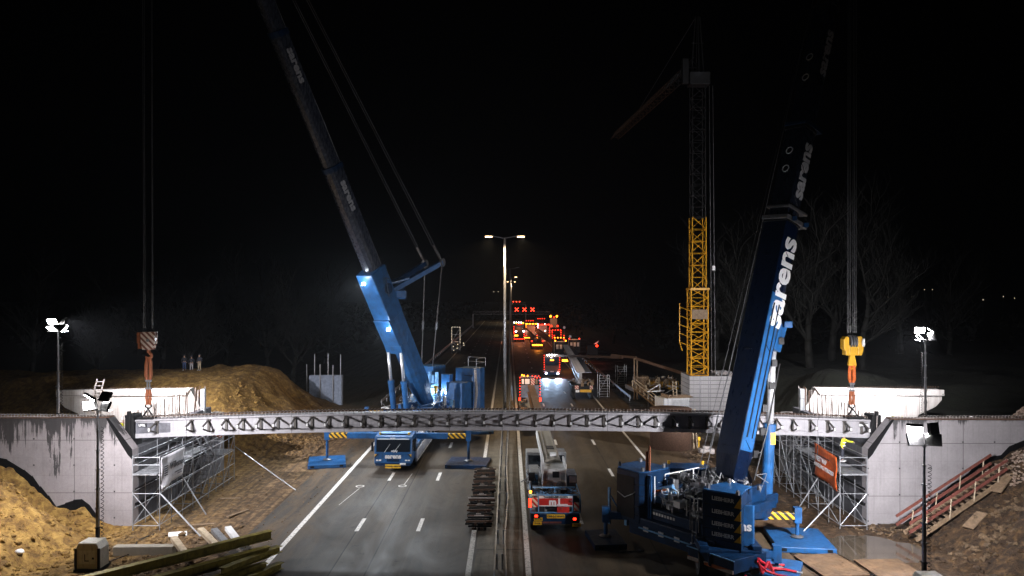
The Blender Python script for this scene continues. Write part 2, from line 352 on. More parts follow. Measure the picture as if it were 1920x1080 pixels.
def dirt():
    m,t,p=newmat('site_earth'); v=coords(t); sep=N(t,'ShaderNodeSeparateXYZ'); t.links.new(v,sep.inputs[0])
    a=noisen(t,v,.22,8,.65,.6); b=noisen(t,v,2.2,9,.7,.4); f=noisen(t,v,9,6,.7)
    sand=ramp(t,b.outputs[0],[(.34,(.085,.042,.010)),(.5,(.21,.118,.026)),(.66,(.38,.235,.062))]).outputs[0]
    mud=ramp(t,b.outputs[0],[(.34,(.017,.009,.004)),(.5,(.055,.030,.013)),(.68,(.16,.092,.038))]).outputs[0]
    soil=ramp(t,b.outputs[0],[(.34,(.045,.026,.014)),(.5,(.13,.078,.042)),(.66,(.29,.185,.105))]).outputs[0]
    grass=ramp(t,b.outputs[0],[(.3,(.003,.004,.002)),(.7,(.013,.015,.006))]).outputs[0]
    # left is sandy, right is wet mud, tracks beside the road brownish
    fx=mth(t,'ADD',mth(t,'MULTIPLY',sep.outputs[0],.12),mth(t,'MULTIPLY',mth(t,'SUBTRACT',a.outputs[0],.5),3))
    c=mixc(t,mth(t,'ADD',mth(t,'MULTIPLY',fx,1),1.0,True),sand,mud)
    d=mth(t,'ABSOLUTE',sep.outputs[0])
    near=mth(t,'SUBTRACT',1,mth(t,'DIVIDE',mth(t,'SUBTRACT',mth(t,'ADD',d,mth(t,'MULTIPLY',a.outputs[0],5)),20),6),True)
    lf=mth(t,'LESS_THAN',sep.outputs[0],0)
    c=mixc(t,mth(t,'MULTIPLY',near,mth(t,'MULTIPLY',lf,.75)),c,soil)
    rf=mth(t,'MULTIPLY',mth(t,'GREATER_THAN',sep.outputs[0],0),mth(t,'SUBTRACT',1,mth(t,'DIVIDE',mth(t,'SUBTRACT',sep.outputs[0],17),6),True))
    c=mixc(t,mth(t,'MULTIPLY',rf,.6),c,soil)
    far=mth(t,'DIVIDE',mth(t,'SUBTRACT',sep.outputs[1],84),14,True)
    c=mixc(t,far,c,grass)
    rg=mth(t,'MULTIPLY',mth(t,'GREATER_THAN',sep.outputs[0],19),mth(t,'GREATER_THAN',sep.outputs[1],62))
    c=mixc(t,rg,c,grass)
    t.links.new(c,p.inputs['Base Color'])
    wet=mth(t,'MULTIPLY',mth(t,'MULTIPLY',mth(t,'GREATER_THAN',sep.outputs[0],14),mth(t,'LESS_THAN',sep.outputs[0],24)),ramp(t,a.outputs[0],[(.38,(0,0,0)),(.6,(1,1,1))]).outputs[0])
    t.links.new(mth(t,'SUBTRACT',.92,mth(t,'MULTIPLY',wet,.6)),p.inputs['Roughness'])
    # wheel ruts pressed along the haul road on both verges
    ru=noisen(t,mapn(t,v,(3.4,.16,1),(0,0,0),(0,0,.06)),1.0,5,.6,.4)
    rutm=mth(t,'MULTIPLY',mth(t,'SUBTRACT',1,mth(t,'DIVIDE',mth(t,'SUBTRACT',d,21),3),True),.8)
    c2=mixc(t,mth(t,'MULTIPLY',rutm,ramp(t,ru.outputs[0],[(.45,(0,0,0)),(.6,(.75,)*3)]).outputs[0]),c,(.035,.022,.013))
    t.links.new(c2,p.inputs['Base Color'])
    h=mth(t,'ADD',mth(t,'ADD',mth(t,'MULTIPLY',b.outputs[0],1.0),mth(t,'MULTIPLY',f.outputs[0],.4)),mth(t,'MULTIPLY',mth(t,'MULTIPLY',ru.outputs[0],rutm),-.9)); bumpn(t,p,h,1,.16); return m
M['dirt']=dirt()
M['wingL']=concrete('left_wing_wall_concrete',(.265,.24,.245),joints=(4.9,3.2,3.55,1.25),stain=2.2,topz=6.6,var=.3)
M['wingR']=concrete('right_wing_wall_concrete',(.28,.262,.268),joints=(3.85,3.2,1.9,1.45),stain=.5,topz=6.5,var=.3)
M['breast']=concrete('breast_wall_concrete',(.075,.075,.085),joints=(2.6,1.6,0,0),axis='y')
M['farwing']=concrete('far_wing_concrete',(.42,.40,.38),joints=(3.6,9,0,3),rust=.5)
M['girder']=concrete('girder_concrete',(.32,.31,.325),joints=(3.3,99,.4,50),var=.25)
M['block']=concrete('ballast_block_concrete',(.36,.345,.345),joints=(30,.46,0,.02))
M['conc']=concrete('plain_concrete',(.30,.27,.22))
# ------------------------------------------------------------------ terrain
def sm(a,b,x):
    t=max(0,min(1,(x-a)/(b-a))); return t*t*(3-2*t)
def fbm(x,y,s,o=4,seed=0):
    return noise.fractal(V3((x*s+seed,y*s-seed,seed*.37)),.9,2.1,o)
def H(x,y):
    if abs(x)<15.3: return -.03
    edge=sm(15.3,17.5,abs(x))
    z=-.03+edge*(.05+.09*fbm(x,y,.45,4)+.08*fbm(x,y,1.6,4,5))
    if x<0:
        if y<47.1:
            r=max(0,(-24.6-x+.8*fbm(x,y,.25,2,9))*.56); z+=min(r,5.8)*(1 if y>40 else sm(26,40,y)*.9+.1)
            # loose sand heap in front of the wing wall
            z+=1.5*math.exp(-(((x+27.5)/2.6)**2+((y-42.2)/2.0)**2)) + (.5*fbm(x,y,.5,5,2)+.16*fbm(x,y,2.2,3,6))*sm(22.5,26,-x)
            z-=.9*math.exp(-(((x+27.4)/3.2)**2+((y-45.6)/.9)**2))
        elif y<61.4:
            if x<-23.6: z=4.55-.65*sm(49.2,50.6,y)+.08*fbm(x,y,.6,4)
            else: z+=.0
        if y>=61.4 or (y>=47.1 and x<-23.6 and False):
            a=sm(19.0,28.0,-x+ .9*fbm(x,y,.22,3,4)); b=sm(63.5,73,y+.5*fbm(x,y,.3,3)-max(0,(-x-24))*.25)
            if x>-24.0: b=sm(65.5-(-17.5-x)*.9 if x<-17.5 else 65.5,75,y)
            if x<-24 and y<64: b=max(b,.66)
            top=5.85+.5*fbm(x,y,.12,3,7)-.35*sm(30,40,-x)
            z+=top*a*b*(1-sm(86,102,y)*.9)
            z+=(.28*fbm(x,y,.6,5,3)+.12*fbm(x,y,2.0,3,1))*a
    else:
        if y<47.1:
            r=max(0,(x-23.9+.5*fbm(x,y,.3,2,9))*.66); k=1 if y>41 else sm(27,41,y)*.75+.25
            z+=min(r,5.6)*k+(.3*fbm(x,y,.6,5,2)+.12*fbm(x,y,2.2,3,6))*sm(21.5,25,x)
            z-=.13*math.exp(-(((x-19.8)/2.6)**2+((y-42.4)/2.2)**2))
        elif y<61.4:
            if x>22.5:
                z=4.55-.65*sm(49.2,50.6,y)+.08*fbm(x,y,.6,4)+2.6*math.exp(-(((x-34.2)/2.6)**2+((y-50)/1.8)**2))
        if y>=61.4:
            a=sm(25.5,32,x+.8*fbm(x,y,.2,3)); b=sm(62,74,y) if x<24 else max(.7,sm(62,74,y))
            z+=a*b*(5.2+1.3*math.exp(-(((x-32)/5)**2+((y-76)/5)**2))+.5*fbm(x,y,.15,4,3))*(1-.8*sm(110,150,y))
            z+=.15*fbm(x,y,1.1,4)*a
    return z
def lines(spans,extra,kill):
    r=[]
    for a,b,s in spans:
        n=max(1,int(round((b-a)/s))); r+=[a+(b-a)*i/n for i in range(n)]
    r.append(spans[-1][1])
    r=[v for v in r if not any(a<v<b for a,b in kill)]+list(extra)
    return sorted(set(round(v,3) for v in r))
xs=lines([(-900,-200,90),(-200,-60,8),(-60,-40,1),(-40,-15.4,.22),(-15.4,15.4,3.4),(15.4,38,.24),(38,60,1),(60,200,8),(200,900,90)],
         (-23.8,-23.4,22.3,22.7),((-23.95,-23.25),(22.15,22.85)))
ys=lines([(-60,24,6),(24,34,1),(34,50,.22),(50,62,.5),(62,90,.45),(90,130,1.4),(130,420,10),(420,1500,90)],(46.9,47.3,61.2,61.6),((46.75,47.45),(61.05,61.75)))
b=MB(); nx=len(xs)
b.v=[V3((x,y,H(x,y))) for y in ys for x in xs]
for j in range(len(ys)-1):
    for i in range(nx-1): b.f.append((j*nx+i,j*nx+i+1,(j+1)*nx+i+1,(j+1)*nx+i))
b.m=[0]*len(b.f)
b.build('ground',M['dirt'],smooth=True,kind='structure')

def sheet(name,x0,x1,y0,y1,z,mat,kind='structure',step=12):
    b=MB(); n=max(1,int((y1-y0)/step))
    for i in range(n): 
        a=y0+(y1-y0)*i/n; c=y0+(y1-y0)*(i+1)/n
        b.add([(x0,a,z),(x1,a,z),(x1,c,z),(x0,c,z)],[(0,1,2,3)])
    return b.build(name,mat,kind=kind)
sheet('left_carriageway_road',-15.25,-1.75,-20,424,.0,M['asphL'])
sheet('right_carriageway_road',.75,15.2,-20,424,.0,M['asphR'])
# the median is a real raised strip
b=MB(); b.b2(-1.75,.75,-20,424,-.05,.07); b.build('median_strip',M['median'],kind='structure')
def marks(name,x,segs,wd=.18):
    b=MB()
    for a,c in segs: b.add([(x-wd/2,a,.005),(x+wd/2,a,.005),(x+wd/2,c,.005),(x-wd/2,c,.005)],[(0,1,2,3)])
    b.build(name,M['mark'],kind='structure')
full=[(i*14-20,i*14-6) for i in range(31)]
marks('lane_marking',-12.6,full,.3); marks('lane_marking',-2.02,full,.28); marks('lane_marking',1.02,full,.28); marks('lane_marking',11.75,full,.22)
per=12.4
marks('lane_marking',-9.0,[(46.8+per*k-1.3,46.8+per*k+1.3) for k in range(-5,30)],.24)
marks('lane_marking',-5.35,[(46.8+per*k-1.3,46.8+per*k+1.3) for k in range(-5,30)],.24)
marks('lane_marking',4.5,[(60.6+per*k-1.3,60.6+per*k+1.3) for k in range(-5,30)],.22)
marks('lane_marking',8.1,[(60.6+per*k-1.3,60.6+per*k+1.3) for k in range(-5,30)],.22)
# small survey rings sprayed on the carriageway
b=MB()
for cx,cy in ((-10.85,56.2),(-7.75,56.3)):
    n=20; vs=[]
    for r in(.22,.32): vs+=[(cx+r*math.cos(2*PI*i/n),cy+r*math.sin(2*PI*i/n),.0052) for i in range(n)]
    b.add(vs,[(i,(i+1)%n,n+(i+1)%n,n+i) for i in range(n)])
b.add([(-7.7,56.7,.0052),(-7.66,56.7,.0052),(-7.5,60.2,.0052),(-7.54,60.2,.0052)],[(0,1,2,3)])
b.add([(-11.3,51.2,.0052),(-11.26,51.2,.0052),(-10.75,55.6,.0052),(-10.79,55.6,.0052)],[(0,1,2,3)])
b.build('sprayed_survey_marking',M['mark'],kind='structure')

# puddle
def puddlemat():
    m,t,p=newmat('muddy_water'); v=coords(t); n=noisen(t,v,1.5,5,.6)
    t.links.new(ramp(t,n.outputs[0],[(.3,(.05,.038,.026)),(.7,(.10,.078,.055))]).outputs[0],p.inputs['Base Color'])
    p.inputs['Roughness'].default_value=.07; bumpn(t,p,noisen(t,v,5,3).outputs[0],.04,.01); return m
b=MB(); n=36; vs=[]
for i in range(n):
    t=2*PI*i/n; r=1+.28*noise.noise(V3((math.cos(t)*1.7,math.sin(t)*1.7,4)))+.12*noise.noise(V3((math.cos(t)*5,math.sin(t)*5,8)))
    vs.append((19.9+2.7*r*math.cos(t),42.3+2.5*r*math.sin(t),.025))
b.add(vs,[tuple(range(n))]); b.build('puddle_water',puddlemat(),kind='structure')

# clods and stones lying on the earth
b=MB(); rnd=random.Random(3)
bmi=bmesh.new(); bmesh.ops.create_icosphere(bmi,subdivisions=1,radius=1); bmi.verts.index_update()
IV=[v.co.copy() for v in bmi.verts]; IF=[tuple(v.index for v in f.verts) for f in bmi.faces]; bmi.free()
def clod(b,x,y,z,r):
    q=rnd.random()*6; c=math.cos(q); s=math.sin(q); k=[.6+.7*rnd.random() for _ in IV]
    b.add([(x+r*kk*(v.x*c-v.y*s),y+r*kk*(v.x*s+v.y*c),z+r*kk*v.z*.7) for v,kk in zip(IV,k)],IF)
for (x0,x1,y0,y1,num,rm) in ((-31,-16,37,46.4,1900,.13),(-26,-16,47,60,260,.07),(-27,-16.5,65,76,900,.15),(16,23,37,60,420,.07),(22.5,31,38,46.3,700,.11),(15.5,22,60,80,200,.12)):
    for _ in range(num):
        x=rnd.uniform(x0,x1); y=rnd.uniform(y0,y1)
        if -23.9<x<-22.8 and y>46: continue
        if (x-20)**2/9+(y-42.3)**2/7<1: continue
        if 21.5<x<24 and y>46: continue
        clod(b,x,y,H(x,y)+.01,rm*(.25+rnd.random()**3*1.6))
b.build('earth_clods',M['dirt'],kind='stuff')
b=MB()
def gravelmat():
    m,t,p=newmat('pale_gravel'); v=coords(t); n=noisen(t,v,3,4,.7)
    t.links.new(ramp(t,n.outputs[0],[(.35,(.16,.10,.07)),(.65,(.46,.36,.28))]).outputs[0],p.inputs['Base Color']); p.inputs['Roughness'].default_value=.85; return m
for _ in range(1500):
    x=rnd.gauss(34.2,2.2); y=rnd.gauss(49.8,1.0)
    if y<47.7: continue
    clod(b,x,y,H(x,y)+.03,.05+.06*rnd.random())
for _ in range(900):
    x=rnd.uniform(28.6,34); y=rnd.uniform(43.2,46.4); clod(b,x,y,H(x,y)+.02,.04+.07*rnd.random())
b.build('gravel',gravelmat(),kind='stuff')

# ------------------------------------------------------------------ abutments
RB=MB(); RB.tube((0,0,0),(0,0,1),.016,n=4); rebar_short=RB.mesh('starter_bar',M['rust'])
def abutment(sg,label,xf,top_near,top_far,mat,fardx):
    """sg -1 left / +1 right; xf = x of the breast wall face"""
    t=thing('bridge_abutment',label,'bridge abutment',(xf,46.7,0))
    g=lambda x:sg*x    # local x measured outwards from the face
    # near wing wall
    pr=[(0,-.6),(.02,4.6),(1.45,top_near),(24,top_near-.1),(24,-.6)]
    b=MB(); b.extr([(g(x)*1.0,0,z) for x,z in pr],(0,.8,0)); b.build('wing_wall',mat,t,bevel=.03)
    b=MB(); b.extr([(g(1.47),.05,top_near),(g(24),.05,top_near-.1),(g(24),.05,top_near-.03),(g(1.47),.05,top_near+.07)],(0,.7,0)); b.build('coping_joint',M['rust'],t)
    # breast wall, seat and back wall
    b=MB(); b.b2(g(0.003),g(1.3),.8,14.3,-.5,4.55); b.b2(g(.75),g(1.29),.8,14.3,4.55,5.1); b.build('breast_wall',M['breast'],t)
    # far wing wall with a sloped end and a coping band
    pr=[(.0,-.5),(.0,4.6),(fardx[0],4.6),(fardx[1],top_far),(fardx[2],top_far-.15),(fardx[2],top_far-.95),(fardx[2]-.5,top_far-1.5),(fardx[2]-1.9,top_far-2.15),(fardx[2]-1.9,-.5)]
    b=MB(); b.extr([(g(x),14.3,z) for x,z in pr],(0,.8,0)); b.build('wing_wall',M['farwing'],t,bevel=.03)
    b=MB(); b.extr([(g(fardx[1]-.1),14.16,top_far+.03),(g(fardx[2]+.1),14.16,top_far-.12),(g(fardx[2]+.1),14.16,top_far-.62),(g(fardx[1]+.28),14.16,top_far-.5)],(0,.139,0))
    b.build('coping_band',M['farwing'],t)
    # starter bars along the back wall, then short loops along the wing wall copings
    for i in range(74):
        h=1.35+.35*math.sin(i*1.7)*.3+rnd.uniform(-.12,.12)+.35*sm(0,30,i)
        o=link('starter_bar',rebar_short,t,(g(1.0+rnd.uniform(-.12,.12)),1.0+i*.175,5.08)); o.scale=(1.3,1.3,h); o.rotation_euler=(rnd.uniform(-.04,.04),rnd.uniform(-.05,.05),0)
        if i%3==0:
            o.data=pale_bar
    L=MB(); L.path([(0,.2,0),(0,.2,.13),(0,.5,.13),(0,.5,0)],.011,4); lm=L.mesh('stirrup',M['palebar'])
    many(t,'stirrup',lm,[(g(1.7+.2*i),0,top_near+.06) for i in range(66)])
    L=MB(); L.path([(0,.2,0),(0,.2,.12)],.014,4); lm=L.mesh('coping_bar',M['rust'])
    many(t,'coping_bar',lm,[(g(fardx[1]+.2*i),14.3,top_far) for i in range(int((fardx[2]-fardx[1])/.2))])
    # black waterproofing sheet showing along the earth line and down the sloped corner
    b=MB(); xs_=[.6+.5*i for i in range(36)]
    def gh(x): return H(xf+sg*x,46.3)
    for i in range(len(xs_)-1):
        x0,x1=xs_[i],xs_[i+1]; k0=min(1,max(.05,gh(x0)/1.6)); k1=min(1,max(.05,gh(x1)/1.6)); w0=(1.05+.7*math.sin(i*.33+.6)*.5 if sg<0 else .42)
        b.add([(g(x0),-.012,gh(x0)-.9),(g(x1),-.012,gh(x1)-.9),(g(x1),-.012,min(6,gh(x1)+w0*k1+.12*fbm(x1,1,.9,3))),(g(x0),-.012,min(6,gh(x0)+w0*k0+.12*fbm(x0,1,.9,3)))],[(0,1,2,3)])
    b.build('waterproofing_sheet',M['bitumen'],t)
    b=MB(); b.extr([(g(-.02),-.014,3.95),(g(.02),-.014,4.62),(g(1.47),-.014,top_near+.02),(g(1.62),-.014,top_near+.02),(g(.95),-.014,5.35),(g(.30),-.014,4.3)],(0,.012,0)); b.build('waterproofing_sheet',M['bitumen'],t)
    return t
PB=MB(); PB.tube((0,0,0),(0,0,1),.02,n=4); pale_bar=PB.mesh('starter_bar',M['palebar'])
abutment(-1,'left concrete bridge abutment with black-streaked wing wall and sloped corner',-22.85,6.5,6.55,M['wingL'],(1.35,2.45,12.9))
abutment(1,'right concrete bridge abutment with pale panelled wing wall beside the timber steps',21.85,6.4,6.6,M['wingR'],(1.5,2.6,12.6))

# ------------------------------------------------------------------ the girder being lifted in
gt=thing('bridge_girder','long pale precast concrete girder hanging across both carriageways','girder',(0,48.5,0))
gx0,gx1=-23.6,22.95; mid=(gx0+gx1)/2
def camb(x): return .50*(1-((x-mid)/(gx1-mid))**2)
def gz(x): return 5.0+camb(x)
secs=24; prof=[(-.36,0),(.36,0),(.36,.22),(.30,.30),(.30,1.0),(.42,1.06),(.42,1.16),(-.42,1.16),(-.42,1.06),(-.30,1.0),(-.30,.30),(-.36,.22)]
b=MB(); n=len(prof)
for i in range(secs+1):
    x=gx0+(gx1-gx0)*i/secs; b.v+=[V3((x,y,gz(x)+z)) for y,z in prof]
for i in range(secs):
    for k in range(n): b.f.append((i*n+k,i*n+(k+1)%n,(i+1)*n+(k+1)%n,(i+1)*n+k))
b.f+=[tuple(range(n)),tuple(range(secs*n,secs*n+n))]; b.m=[0]*len(b.f)
b.build('girder_body',M['girder'],gt,bevel=.015)
# cantilever brackets along the near web
B=MB(); tip=(0,-1.22,.60)
B.beam((0,-.31,1.0),(0,-1.33,.70),.085,.085); B.beam((0,-.31,.26),(0,-1.33,.60),.08,.08); B.box((0,-.345,.63),(.15,.07,.82)); B.box((0,-1.37,.65),(.15,.07,.24)); B.box((0,-.38,.98),(.24,.14,.06)); B.box((0,-.38,.29),(.22,.12,.06))
bm_=B.mesh('walkway_bracket',paint('bracket_steel',(.07,.062,.055),.5))
B=MB(); B.box((0,-1.412,.65),(.11,.012,.18)); capm=B.mesh('end_plate',M['white'])
nb=42
for i in range(nb):
    x=-22.0+ i*(22.15+22.0)/(nb-1)
    if i in (1,): continue
    o=link('walkway_bracket',bm_,gt,(x,0,gz(x))); o.rotation_euler=(rnd.uniform(-.02,.02),0,rnd.uniform(-.05,.05))
    link('end_plate',capm,o)
L=MB(); L.path([(0,-.26,0),(0,-.28,.17),(.05,0,.21),(.1,.26,.17),(.1,.26,0)],.016,4); lm=L.mesh('stirrup',M['palebar'])
many(gt,'stirrup',lm,[(gx0+.7+.225*i,0,gz(gx0+.7+.225*i)+1.15) for i in range(203)])
b=MB(); 
for y in (-.22,0,.22):
    for i in range(secs): 
        xa=gx0+.4+(gx1-gx0-.8)*i/secs; xb=gx0+.4+(gx1-gx0-.8)*(i+1)/secs
        b.tube((xa,y,gz(xa)+1.30),(xb,y,gz(xb)+1.30),.014,n=4)
b.build('long_bar',M['rust'],gt)
for x in (gx0-.05,gx1+.02):
    b=MB(); b.b2(x-.28,x+.28,-.62,.5,gz(x)-.75,gz(x)+1.5); b.b2(x-.1,x+.1,-.7,-.5,gz(x)-.95,gz(x)+1.75); b.build('end_frame',M['black'],gt,bevel=.02)
    b=MB(); s=1 if x<0 else -1; b.b2(x+s*.45,x+s*1.0,-.42,-.375,gz(x)+.72,gz(x)+.96); o=b.build('end_placard',M['ink'],gt)
    text('placard_lettering','LPRL' if x<0 else 'BW 02',.2,M['letter'],gt,(x+s*.72,-.428,gz(x)+.84),(1,0,0),(0,0,1),.008)
b=MB(); b.b2(gx0+.05,gx0+2.4,-.317,-.302,gz(gx0)+.12,gz(gx0)+.98); b.build('dark_end',paint('dark_end_concrete',(.10,.10,.115),.6,var=.5,scale=2),gt)  # darker bluish panel over the left end of the near web
for x in (-22.75,21.75):
    b=MB(); b.b2(x-.5,x+.5,-.47,.47,gz(x)+1.165,gz(x)+1.30); b.tube((x-.32,0,gz(x)+1.3),(x,0,gz(x)+1.75),.05); b.tube((x+.32,0,gz(x)+1.3),(x,0,gz(x)+1.75),.05); b.build('lifting_clamp',M['black'],gt)

# ------------------------------------------------------------------ scaffolds
tube_cache={}
def part_tube(parent,name,p,q,r=.03,mat='galv',n=6):
    p=V3(p);q=V3(q); L=(q-p).length; key=(name,mat,round(r,3))
    if key not in tube_cache:
        T=MB(); T.tube((0,0,0),(0,0,1),r,n=n); tube_cache[key]=T.mesh(name,M[mat])
    o=link(name,tube_cache[key],parent,p); o.scale=(1,1,L); o.rotation_euler=(q-p).to_track_quat('Z','Y').to_euler(); return o
def scaffold(sg,label,xf):
    t=thing('scaffold',label,'scaffold',(xf,45.4,0),0,'scaffolds in front of the abutments')
    X0,X1=-sg*.55,-sg*2.15   # inner and outer rows measured from the wall face
    st=[.2,5.0,7.6,10.4,12.6]; hs=[4.45,5.0,5.1,5.1,4.6]
    for y,h in zip(st,hs):
        for X in (X0,X1): part_tube(t,'standard',(X,y,.02),(X,y,h))
        for z in ((.3,2.2,3.3,3.9,4.35) if y<1 else (.3,2.3,3.4,4.4)): part_tube(t,'ledger',(X0,y,z),(X1,y,z),.026)
    for X in (X0,X1):
        for z in (.35,2.3,3.35,4.4): part_tube(t,'guard_tube',(X,st[0],z),(X,st[-1],z),.024)
        for a,c in ((0,1),(2,3),(3,4)): part_tube(t,'brace',(X,st[a],.35),(X,st[c],2.3),.022)
    part_tube(t,'brace',(X0,.2,2.2),(X1,.2,.3),.022); part_tube(t,'brace',(X0,7.6,.3),(X1,7.6,2.3),.022); part_tube(t,'brace',(X1,7.6,.3),(X1,10.4,3.9),.022); part_tube(t,'brace',(X1,10.4,.3),(X1,7.6,4.2),.022)
    for X in (X0,X1):
        for y,h in zip((1.8,3.4,6.3,9.0,11.5),(3.4,4.9,4.9,5.0,4.7)): part_tube(t,'standard',(X,y,.02),(X,y,h),.024)
        for z in (1.3,3.85,4.9): part_tube(t,'guard_tube',(X,st[1] if z>4.5 else st[0],z),(X,st[-1],z),.02)
        part_tube(t,'brace',(X,5.0,2.3),(X,7.6,4.4),.02); part_tube(t,'brace',(X,10.4,.4),(X,12.6,3.4),.02); part_tube(t,'brace',(X,3.4,.4),(X,5.0,3.3),.02); part_tube(t,'brace',(X,7.6,3.3),(X,9.0,.5),.02)
    for y in (1.8,3.4,6.3,9.0): part_tube(t,'ledger',(X0,y,3.32),(X1,y,3.32),.022)
    b=MB()
    for z in (1.1,2.0,3.0,3.8): b.b2(min(0,-sg*.12),max(0,-sg*.12),1.6,14.0,z,z+.16)
    b.build('formwork_waler',M['black'],t)
    # raking props
    part_tube(t,'raking_prop',(X1,.2,2.25),(X1-sg*2.9,-1.0,.05),.045); part_tube(t,'raking_prop',(X1,3.2,2.6),(X1-sg*1.5,3.4,.05),.04); part_tube(t,'raking_prop',(X1,12.6,2.6),(X1-sg*5.5,9.5,.05),.03)
    for a,c,z in ((0,1,3.32),(1,2,3.4),(3,4,2.3)):
        b=MB()
        for k in range(3): b.b2(min(X0,X1)+.1+k*.48,min(X0,X1)+.1+k*.48+.45,st[a],st[c],z+.03,z+.08)
        b.build('deck_board',M['galv'],t)
    b=MB()
    for k in range(3): b.b2(min(X0,X1)+.1+k*.48,min(X0,X1)+.1+k*.48+.45,-.02,.45,3.33,3.42)
    b.build('deck_board',M['galv'],t)
    # stair flight
    b=MB(); 
    for s in (0,1):
        x=(X0*.35+X1*.65)+s*.55*sg; b.beam((x,7.8,.2),(x,10.2,2.4),.05,.16); b.beam((x,10.2,2.4),(x,7.8,4.4),.05,.16)
    b.build('stair_stringer',M['galv'],t)
    tr=MB(); tr.box((0,0,0),(.56,.2,.03)); tm=tr.mesh('stair_tread',M['steel'])
    for k in range(9): link('stair_tread',tm,t,((X0*.35+X1*.65)+.275*sg,7.9+.27*k,.3+.25*k))
    return t
scaffold(-1,'tube scaffold with stair before the left abutment, white banner on its side',-22.85)
scaffold(1,'tube scaffold with stair before the right abutment, orange banner on its side',21.85)
def cloth(name,label,cat,corners,mat,nu=14,nv=10,amp=.07,txt=()):
    t=thing(name,label,cat,corners[0]); o0=V3(corners[0]); c=[V3(p)-o0 for p in corners]
    n=(c[1]-c[0]).cross(c[3]-c[0]).normalized(); b=MB()
    def P(u,v,off=0): 
        p=(c[0]*(1-u)+c[1]*u)*(1-v)+(c[3]*(1-u)+c[2]*u)*v
        return p+n*(amp*math.sin(u*9+v*3)*(.3+v)+.5*amp*math.sin(v*11+u*4)+off)
    for j in range(nv+1):
        for i in range(nu+1): b.v.append(P(i/nu,j/nv))
    for j in range(nv):
        for i in range(nu): k=j*(nu+1)+i; b.f.append((k,k+1,k+nu+2,k+nu+1))
    b.m=[0]*len(b.f); o=b.build('sheet',mat,t,smooth=True); s=o.modifiers.new('thickness','SOLIDIFY'); s.thickness=.01
    return t,P,n
# left banner (white) on the outer side of the scaffold
bw=paint('white_banner_cloth',(.58,.57,.60),.6,var=.12,scale=1,dirtamt=.25)
xo=-20.63
t,P,n=cloth('banner','white company banner with dark lettering hung on the left scaffold','banner',[(xo,45.7,4.3),(xo,49.0,4.35),(xo,48.6,2.7),(xo,45.7,2.35)],bw,amp=.05)
text('banner_lettering','Willemen',.52,M['ink'],t,(.10,1.95,-.72),(0,1,-.01),(0,0,1),.012)
b=MB()
for k in range(5): b.b2(.09,.105,.18,.62,-.55-.13*k,-.62-.13*k)
b.build('banner_emblem',M['ink'],t)
b=MB(); b.b2(.09,.105,1.6,2.7,-1.2,-1.24); b.b2(.09,.105,2.0,2.6,-1.36,-1.39); b.build('banner_small_print',M['ink'],t)
bo=paint('orange_banner_cloth',(.50,.085,.012),.5,var=.3,scale=1.4,dirt=(.12,.02,.01),dirtamt=.6)
xo=19.6
t,P,n=cloth('banner','orange road works banner with white lettering hung on the right scaffold','banner',[(xo,49.2,4.55),(xo,45.8,4.3),(xo,45.75,2.3),(xo,49.1,2.6)],bo,amp=.05)
text('banner_lettering','MET VAP',.42,M['letter'],t,(-.12,-1.35,-.85),(0,-1,-.03),(0,0,1),.012)
text('banner_lettering','WEGEN & VERKEER',.33,M['letter'],t,(-.12,-1.72,-1.28),(0,-1,-.03),(0,0,1),.012)
b=MB(); b.b2(-.125,-.10,-.75,-.85,-.02,-.62); b.b2(-.125,-.10,-.0,-2.6,-.58,-.64); b.build('banner_seam',M['ink'],t)
# orange tarpaulin bundle high on the left scaffold
b=MB(); b.ball((0,0,0),1,sub=3,sq=(.75,.8,.62))
for i,v in enumerate(b.v): v*=1+.25*noise.noise(v*2.6)+.1*noise.noise(v*7)
o=b.build('tarpaulin_bundle',M['bag'],smooth=True); o.location=(-21.6,57.6,4.0); tag(o,'crumpled orange tarpaulin bundle under the girder on the far left scaffold','tarpaulin')
